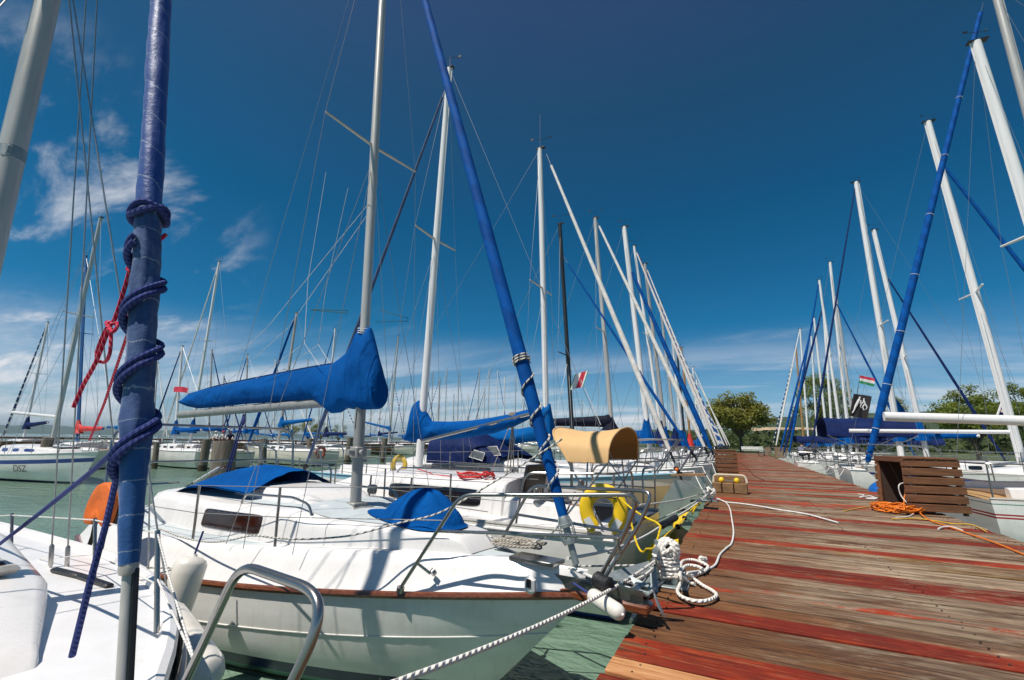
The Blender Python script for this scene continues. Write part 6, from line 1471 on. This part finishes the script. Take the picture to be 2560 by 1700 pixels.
line('cable', crv([bx.matrix_basis @ Vector((-.24, -.24, .47)), bx.matrix_basis @ Vector((-.40, -.34, .42)), bx.matrix_basis @ Vector((-.40, -.36, .25)), on(2278, 1268, .1), on(2285, 1282, .02), on(2270, 1291, .012), on(2240, 1294, .012)], 6), .009, whc, 'white cable looping out of the open box onto the orange heap', 'cable')
line('cable', crv([on(2108, 1278, .01), on(2150, 1270, .01), on(2185, 1266, .012), on(2225, 1268, .06)], 6), .008, yec, 'thin yellow cable end lying left of the orange heap', 'cable')
line('cable', crv([on(2230, 1297, .012), on(2290, 1296, .02), on(2330, 1301, .012), on(2380, 1309, .012), on(2430, 1312, .012), on(2466, 1329, .012)], 6), .008, yec, 'thin yellow cable stretched right of the orange heap toward the pier edge', 'cable')
line('rope', crv([on(2346, 1322, .012), on(2360, 1317, .012), on(2380, 1318, .012), on(2406, 1326, .012)], 6), .012, whc, 'short stiff white piece of line on the planks right of the box')
line('rope', crv([on(2146, 1235, .012), on(2160, 1238, .012), on(2150, 1243, .012), on(2175, 1240, .03), on(2190, 1247, .012), on(2165, 1246, .012), on(2200, 1245, .03), on(2222, 1250, .012)], 6), .012, rope_p, 'tangled white line on the planks left of the large box')
line('cable', crv([on(1849, 1156, .02), on(1860, 1163, .012), on(1872, 1174, .012), on(1880, 1183, .012), on(1891, 1192, .012), on(1910, 1200, .012)], 6), .012, pm('dark_red_cable', (.16, .02, .015), .6), 'thin dark red cable snaking over the planks from the left wooden box', 'cable')
# fenders
def fender(a, b, r, m, label, group=None, ball=False):
    a, b = Vector(a), Vector(b); d = b-a; e = empty('fender', a, 0, label, 'fender', group); o = MB()
    prof = [(-.02, .16), (.015, .22), (.03, .5), (.07, .82), (.14, .98), (.3, 1), (.7, 1), (.86, .98), (.93, .82), (.97, .5), (.985, .22), (1.02, .14)]
    o.tube([d*q for q, k in prof], [r*k for q, k in prof], 18); o.build('fender_body', m, e)
    t = MB(); t.tube([Vector((0, 0, 0)), -d.normalized()*.06, -d.normalized()*.16], .007, 6); t.build('lanyard', rope_b, e); return e
FG = 'white fenders'
fender(aty(486, 1388, 2.15), aty(424, 1556, 2.05), .105, fenderw, 'long white fender hanging against the hull beside the foreground pulpit', FG)
fender(aty(402, 1530, 1.75), aty(525, 1712, 1.62), .105, fenderw, 'fat white fender below the long one, between the two nearest boats', FG)
fender(aty(1474, 1484, 2.82), aty(1558, 1538, 2.66), .043, fenderw, 'small white fender under the brown railed bow', FG)
fender(aty(250, 1420, 1.8), aty(158, 1405, 1.95), .085, fendert, 'tan fender lying beyond the deck edge at the lower left')
fender(aty(880, 1120, f4.M.translation.y-1), aty(878, 1150, f4.M.translation.y-1), .2, fenderw, 'small white fender on the far cream hull', FG) if False else None
bfc = atz(2197, 1236, .62)
bf = empty('ball_fender', bfc+Vector((.12, 0, -.02)), 0, 'round blue ball fender wedged at the right edge of the pier', 'fender'); o = MB(); o.ball((0, 0, 0), .34, 24, 16); o.build('fender_body', fenderb, bf)
o = MB(); o.tube([(0, 0, .32), (0, 0, .40)], .05, 10); o.build('fender_eye', blackp, bf)
for i, yy_ in enumerate((-.12, .06)):
    fender(b3.wld((2.0+yy_, -1.36, .9)), b3.wld((2.0+yy_, -1.42, .35)), .1, fenderb, ['blue fender on the pale blue striped boat, nearer one', 'blue fender on the pale blue striped boat, farther one'][i], 'blue fenders') if False else None
# orange float hung at the stern
ofl = empty('orange_float', aty(252, 1262, 2.12), 0, 'bright orange horseshoe float with black straps at the stern of the brown railed boat', 'life float')
oo = ofl.location.copy(); op = [aty(x, y, 2.12)-oo for x, y in ((220, 1304), (226, 1268), (240, 1236), (256, 1212), (272, 1206), (286, 1216), (291, 1240), (286, 1272), (270, 1316), (258, 1306), (249, 1296), (238, 1310))]
q = MB(); rows = [[p.lerp(Vector((0, 0, -.0)), k)+Vector((0, dy, 0)) for p in crv(op, 4, True)] for k, dy in ((.75, -.028), (.45, -.036), (.15, -.04), (.04, -.035), (0, -.015), (0, .02), (.08, .035), (.6, .04))]
q.grid(rows, cv=True); k = len(q.v); q.v += [tuple(p) for p in rows[0]]; q.face(range(k, k+len(rows[0])), 0); q.build('float_body', orange, ofl)
q = MB(); q.grid([[p*k+Vector((.012, .09+dy, .01)) for p in crv(op, 4, True)] for k, dy in ((.9, -.03), (1, -.02), (1, .02), (.9, .03))], cv=True); q.build('rear_panel', orange, ofl)
q = MB(); q.grid([[p*k+Vector((.006, .05+dy, .005)) for p in crv(op, 4, True)] for k, dy in ((.6, -.02), (.97, -.02), (.97, .03), (.6, .03))], cv=True); q.build('inner_panel', blackp, ofl)
q = MB()
for pts in (((283, 1212), (276, 1262), (262, 1330), (250, 1385)), ((240, 1300), (232, 1340), (218, 1378))): q.tube([aty(x, y, 2.03)-oo for x, y in pts], .018, 6, flat=.3)
q.build('strap', blackp, ofl)
# flags
frd, fwh, fgn = pm('flag_red', (.62, .03, .06), .7), pm('flag_white', (.76, .75, .74), .7), pm('flag_green', (.03, .26, .09), .7)
def flag(o, ux, vx, W, H, mats, cuts, label, vertical=False, wave=.05, name='flag', n=16, m=9, pole=None):
    ux, vx = Vector(ux).normalized(), Vector(vx).normalized(); nn = ux.cross(vx); rows = []
    r = empty(name, o, 0, label, 'flag')
    for i in range(n+1):
        u = i/n; rows.append([ux*W*u+vx*H*(j/m)+nn*wave*(math.sin(u*7+j*.25)*u+.3*math.sin(u*13+1))-Vector((0, 0, .10*W*u*u)) for j in range(m+1)])
    def mf(i, j):
        q = (i+.5)/n if vertical else (j+.5)/m
        for k, c in enumerate(cuts):
            if q < c: return k
        return len(cuts)
    g = MB(); g.grid(rows, matfn=mf); o_ = g.build('flag_cloth', mats, r)
    if pole: MB().tube([Vector(pole[0])-Vector(o), Vector(pole[1])-Vector(o)], .012, 6).build('flag_pole', steel, r)
    return r, rows
p_ = aty(1424, 976, 9.2); flag(p_, aty(1462, 962, 9.2)-p_, aty(1440, 930, 9.2)-p_, .32, .36, [fgn, fwh, frd, fwh, fgn], [.09, .42, .80, .94], 'red white and green flag fluttering in front of the charcoal mast', vertical=True, wave=.03)
line('rope', [aty(1452, 950, 9.2), aty(1475, 1000, 9.2), aty(1502, 1062, 9.2)], .006, rope_p, 'white halyard below the flag in front of the charcoal mast')
p_ = aty(2148, 958, 28); flag(p_, aty(2172, 962, 28)-p_, aty(2150, 940, 28)-p_, .58, .40, [fgn, fwh, frd], [.34, .67], 'small red white and green flag flying above the black pirate flag', wave=.06, pole=(aty(2143, 985, 28), aty(2150, 938, 28)))
p_ = aty(2122, 1040, 19.6); fo, rows = flag(p_, aty(2166, 1044, 19.6)-p_, aty(2136, 975, 19.6)-p_, .50, .80, [pm('flag_black', (.012, .008, .009), .75)], [], 'black pirate flag with white skeletal figure hanging at a stern on the right', wave=.05, pole=(aty(2132, 1050, 19.7), aty(2146, 965, 19.7)))
def fp_(u, v): i = min(15.99, u*16); j = min(8.99, v*9); a = rows[int(i)][int(j)]; b = rows[int(i)+1][int(j)]; c = rows[int(i)][int(j)+1]; return a+(b-a)*(i-int(i))+(c-a)*(j-int(j))+Vector((0, -.02, 0))
fg_ = MB()
for pts, r_ in (([(.40, .90), (.36, .74), (.30, .56)], [.03, .05, .055]), ([(.30, .56), (.24, .40), (.22, .28), (.14, .14)], [.05, .035, .025, .015]), ([(.38, .78), (.50, .70), (.46, .60)], [.02, .022, .012]), ([(.62, .86), (.64, .74), (.74, .62)], [.025, .045, .04]), ([(.74, .62), (.66, .48), (.76, .34)], [.035, .03, .02]), ([(.74, .62), (.86, .50), (.84, .38)], [.03, .022, .014]), ([(.60, .68), (.52, .52), (.58, .42)], [.022, .02, .012])):
    cr_ = crv([(u, v, 0) for u, v in pts], 3); nn_ = len(cr_)-1; fg_.tube([fp_(p.x, p.y) for p in cr_], [.72*(r_[int(i/nn_*(len(r_)-1))]) for i in range(nn_+1)], 6)
fgo = fg_.build('white_figure', fwh, fo); fgo.scale = (1, 1, 1)
p_ = aty(2494, 1046, 21.0); tg = MB(); tp_ = [aty(2494, 1046, 21), aty(2524, 1048, 21), aty(2516, 990, 21)]
bg_ = empty('burgee', p_, 0, 'dark blue triangular burgee with pale crown behind the heavy white mast', 'flag'); tg.poly([p-p_ for p in tp_], (0, .02, 0)); tg.build('flag_cloth', navyc, bg_)
cw = [aty(x, y, 20.96)-p_ for x, y in ((2503, 1031), (2500, 1022), (2505, 1026), (2508, 1020), (2511, 1026), (2516, 1023), (2514, 1031))]; q = MB(); q.poly(cw, (0, .015, 0)); q.build('crown_emblem', pm('pale_pink', (.72, .55, .52), .6), bg_)
MB().tube([aty(2490, 1048, 21)-p_, aty(2512, 985, 21)-p_], .03, 6).build('flag_pole', fwh, bg_)
Yf = f3.M.translation.y; p_ = aty(434, 980, Yf-1.6); flag(p_, aty(486, 976, Yf-1.6)-p_, Z, 1.45, .30, [frd], [], 'long red pennant strip across the masts left of the blue sail cover', wave=.04)
# bench, chair, bicycle at the end of the pier
bp = on(1876, 1131); bp.y = 76; bp = aty(1876, 1128, 76); bp.z = PZ
bn = empty('park_bench', bp, 0, 'white bench at the far end of the pier under the round tree', 'bench')
pw2 = pm('white_bench_paint', (.76, .74, .70), .5)
MB().box((0, 0, .46), (2.3, .44, .05), bev=.01).build('seat', pw2, bn)
b = MB(); 
for z_ in (.66, .80, .94): b.box((0, .24, z_), (2.3, .04, .12), bev=.01)
b.box((-1.0, .27, .7), (.05, .04, .6)); b.box((1.0, .27, .7), (.05, .04, .6)); b.build('backrest', pw2, bn)
for x_ in (-1.0, 1.0): MB().box((x_, 0, .22), (.07, .4, .44)).build('leg', inm, bn)
cp_ = aty(1905, 1134, 62); cp_.z = PZ; ch = empty('folding_chair', cp_, R_(10), 'pale folding chair standing near the far wooden boxes', 'chair')
MB().box((0, 0, .45), (.5, .46, .04), bev=.01).build('seat', pw2, ch); MB().box((0, .24, .78), (.5, .04, .5), bev=.01).build('backrest', pm('pale_green_cloth', (.55, .62, .5), .7), ch)
for x_ in (-.22, .22):
    for y_ in (-.2, .2): MB().tube([(x_, y_, 0), (x_, -y_*.2, .45)], .016, 6).build('leg', steel, ch)
bk_ = aty(1918, 1140, 55); bk_.z = PZ; bi = empty('bicycle', bk_, R_(12), 'bicycle leaning on the far wooden box at the right edge', 'bicycle')
for x_ in (-.52, .52):
    MB().tube([(x_+.33*math.cos(a), 0, .33+.33*math.sin(a)) for a in [i*math.pi/12 for i in range(24)]], .022, 6, closed=True).build('wheel', blackp, bi)
b = MB(); b.tube([(-.52, 0, .33), (-.1, 0, .30), (.38, 0, .72), (-.2, 0, .74), (-.52, 0, .33)], .02, 6); b.tube([(-.1, 0, .3), (-.24, 0, .86)], .018, 6); b.tube([(.52, 0, .33), (.36, 0, .95)], .018, 6); b.build('frame', dull, bi)
MB().box((-.25, 0, .9), (.26, .12, .06), bev=.02).build('saddle', blackp, bi); MB().tube([(.36, -.28, .98), (.38, 0, .96), (.36, .28, .98)], .014, 6).build('handlebar', blackp, bi)
# people, small in the distance: one skinned surface each
skin = pm('skin', (.52, .30, .21), .6, var=.06); hairm = pm('dark_hair', (.03, .02, .015), .7)
def person(loc_, yaw, pose, shirt, trousers, label, hair=hairm, hat=None, s=1.0):
    r = empty('person', loc_, yaw, label, 'person')
    if pose == 'stand':
        J = dict(pel=(0, 0, .95), ch=(0, .01, 1.25), nk=(0, .01, 1.47), hd=(0, -.02, 1.58), top=(0, -.01, 1.72), ls=(.19, .01, 1.40), le=(.25, .03, 1.13), lh=(.24, -.05, .90), rs=(-.19, .01, 1.40), re=(-.25, .03, 1.13), rh=(-.24, -.05, .90), lhp=(.10, 0, .92), lk=(.12, -.02, .50), lf=(.13, .02, .07), lt=(.14, -.14, .04), rhp=(-.10, 0, .92), rk=(-.12, -.03, .50), rf=(-.13, .05, .07), rt=(-.14, -.11, .04))
    else:
        J = dict(pel=(0, .05, .08), ch=(0, -.03, .36), nk=(0, -.10, .57), hd=(0, -.16, .67), top=(0, -.17, .81), ls=(.19, -.07, .50), le=(.27, -.18, .24), lh=(.18, -.40, .20), rs=(-.19, -.07, .50), re=(-.27, -.18, .24), rh=(-.18, -.40, .20), lhp=(.10, .02, .08), lk=(.16, -.42, .14), lf=(.16, -.48, -.30), lt=(.17, -.62, -.33), rhp=(-.10, .02, .08), rk=(-.16, -.42, .14), rf=(-.16, -.48, -.30), rt=(-.17, -.62, -.33))
    rad = dict(pel=.15, ch=.155, nk=.06, hd=.095, top=.075, ls=.075, le=.048, lh=.035, rs=.075, re=.048, rh=.035, lhp=.10, lk=.065, lf=.045, lt=.035, rhp=.10, rk=.065, rf=.045, rt=.035)
    E_ = [('pel', 'ch'), ('ch', 'nk'), ('nk', 'hd'), ('hd', 'top'), ('ch', 'ls'), ('ls', 'le'), ('le', 'lh'), ('ch', 'rs'), ('rs', 're'), ('re', 'rh'), ('pel', 'lhp'), ('lhp', 'lk'), ('lk', 'lf'), ('lf', 'lt'), ('pel', 'rhp'), ('rhp', 'rk'), ('rk', 'rf'), ('rf', 'rt')]
    for sd_, h in ((1, 'lh'), (-1, 'rh')):
        hp = Vector(J[h]); el = Vector(J['le' if h == 'lh' else 're']); d = (hp-el).normalized(); sw = Vector((sd_, 0, 0))
        for k in range(5):
            nm_ = h+'f%d' % k; J[nm_] = tuple(hp+d*(.085+.012*(2-abs(k-1.5)))+Vector((0, 1, 0)).cross(d)*.0+Vector((0, .018*(k-1.5), 0)) if k < 4 else hp+d*.04+Vector((-.04*sd_, -.03, 0))); rad[nm_] = .009; E_.append((h, nm_))
    K = list(J); me = bpy.data.meshes.new('body'); me.from_pydata([Vector(J[k])*s for k in K], [(K.index(a), K.index(b)) for a, b in E_], [])
    o = bpy.data.objects.new('body', me); COL.objects.link(o); sk = o.modifiers.new('skin', 'SKIN')
    for i, k in enumerate(K):
        sv = me.skin_vertices[0].data[i]; sv.radius = (rad[k]*s, rad[k]*s*(.8 if k in ('pel', 'ch') else 1)); sv.use_root = (k == 'pel')
    ss = o.modifiers.new('sub', 'SUBSURF'); ss.levels = 2; ss.render_levels = 2
    dg = bpy.context.evaluated_depsgraph_get(); dg.update(); m2 = bpy.data.meshes.new_from_object(o.evaluated_get(dg)); o.modifiers.clear(); o.data = m2; o.parent = r
    m2.materials.clear()
    for m_ in (skin, shirt, trousers, blackp): m2.materials.append(m_)
    for p in m2.polygons:
        c = p.center/s; hd_ = (c-Vector(J['hd'])).length; 
        p.use_smooth = True
        if c.z > J['nk'][2]+.02 and hd_ < .25: p.material_index = 0
        elif min((c-Vector(J[k])).length for k in ('lh', 'rh')) < .13: p.material_index = 0
        elif min((c-Vector(J[k])).length for k in ('lf', 'rf', 'lt', 'rt')) < .10: p.material_index = 3
        elif pose == 'stand': p.material_index = 1 if c.z > .93 or abs(c.x) > .19 and c.z > .8 else 2
        else: p.material_index = 2 if (c.z < .13 or (c.y < -.2 and c.z < .22 and abs(c.x) < .26 and abs(c.x) > .08)) and min((c-Vector(J[k])).length for k in ('le', 're')) > .1 else 1
    hv = Vector(J['hd'])*s; hb_ = MB(); hb_.ball(hv+Vector((0, .02, .055))*s, .108*s, 14, 10, sc=(.95, 1.05, .92)); hb_.build('hair' if not hat else 'hat', hat or hair, r)
    fb_ = MB(); fb_.ball(hv+Vector((0, -.105, .01))*s, .016*s, 8, 6, sc=(.8, 1.3, 1.2)); fb_.build('nose', skin, r)
    ey = MB()
    for q in (-1, 1): ey = MB(); ey.ball(hv+Vector((.034*q, -.088, .035))*s, .010*s, 8, 6); ey.build('eye', blackp, r)
    return r
grs, nvs, wts, rds = pm('grey_shirt', (.16, .18, .24), .8), pm('navy_shirt', (.02, .03, .08), .8), pm('white_shirt', (.72, .70, .68), .8), pm('dark_trousers', (.025, .025, .035), .8)
pa = aty(2005, 1140, 33); person(pa, R_(150), 'sit', grs, rds, 'person in a grey shirt seated bent over on a boat, right of the distant box')
pb2 = aty(2036, 1132, 35); person(pb2, R_(190), 'sit', nvs, rds, 'person in a dark blue shirt seated beside the one in grey')
pc_ = aty(1813, 1118, 58); pc_.z = PZ; person(aty(1813, 1128, 58), R_(20), 'stand', nvs, rds, 'person in dark clothes standing on a boat near the far end of the left row')
for i, (x_, hat) in enumerate(((541, fwh), (558, frd), (574, None))):
    person(aty(x_, 1101, f3.M.translation.y+9), R_(30*i), 'sit', wts if i != 2 else nvs, rds, ['person in white with a white sun hat seated across the harbour', 'person in white with a red cap seated across the harbour', 'bareheaded person seated at the right of the three across the harbour'][i], hat=hat)
# mooring lines of the rows and small fenders between the hulls
MLG = 'mooring lines of the moored rows'
rnd = random.Random(9)
for b_ in (b4, b5, b6, b7, b8, b9, b10, r5, r8, r9, r3, r4, r6):
    yb_0 = b_.M.translation.y; left = b_.M.translation.x < 0
    bow = b_.wld((b_.L, 0, b_.dz(b_.L))); st0 = b_.wld((0, 0, b_.dz(0))); e0 = bow if abs(bow.x-1) < abs(st0.x-1) else st0
    for dy in (-1.3, 1.3):
        end = Vector((PL+.05 if left else PR-.05, yb_0+dy, PZ+.03))
        line('rope', sag(e0+Vector((0, dy*.1, 0)), end, .06), .010, rope_p, 'thin white mooring line from one of the more distant boats to the pier edge', 'rope', MLG, n=5)
# the summer air over the lake
hz_ = MB(); hz_.box((0, 3000, 42), (11400, 7600, 92)); ho = hz_.build('haze', None); ho.data.materials.clear()
hm_ = bpy.data.materials.new('lake_air'); hm_.use_nodes = True; t_ = hm_.node_tree; t_.nodes.remove(t_.nodes['Principled BSDF'])
pv = t_.nodes.new('ShaderNodeVolumePrincipled'); pv.inputs['Color'].default_value = (.55, .76, 1.0, 1); pv.inputs['Density'].default_value = .8e-4; pv.inputs['Anisotropy'].default_value = .2
t_.links.new(pv.outputs[0], t_.nodes['Material Output'].inputs['Volume']); ho.data.materials.append(hm_); tag(ho, 'thin pale summer haze over the lake', 'haze', kind='stuff')
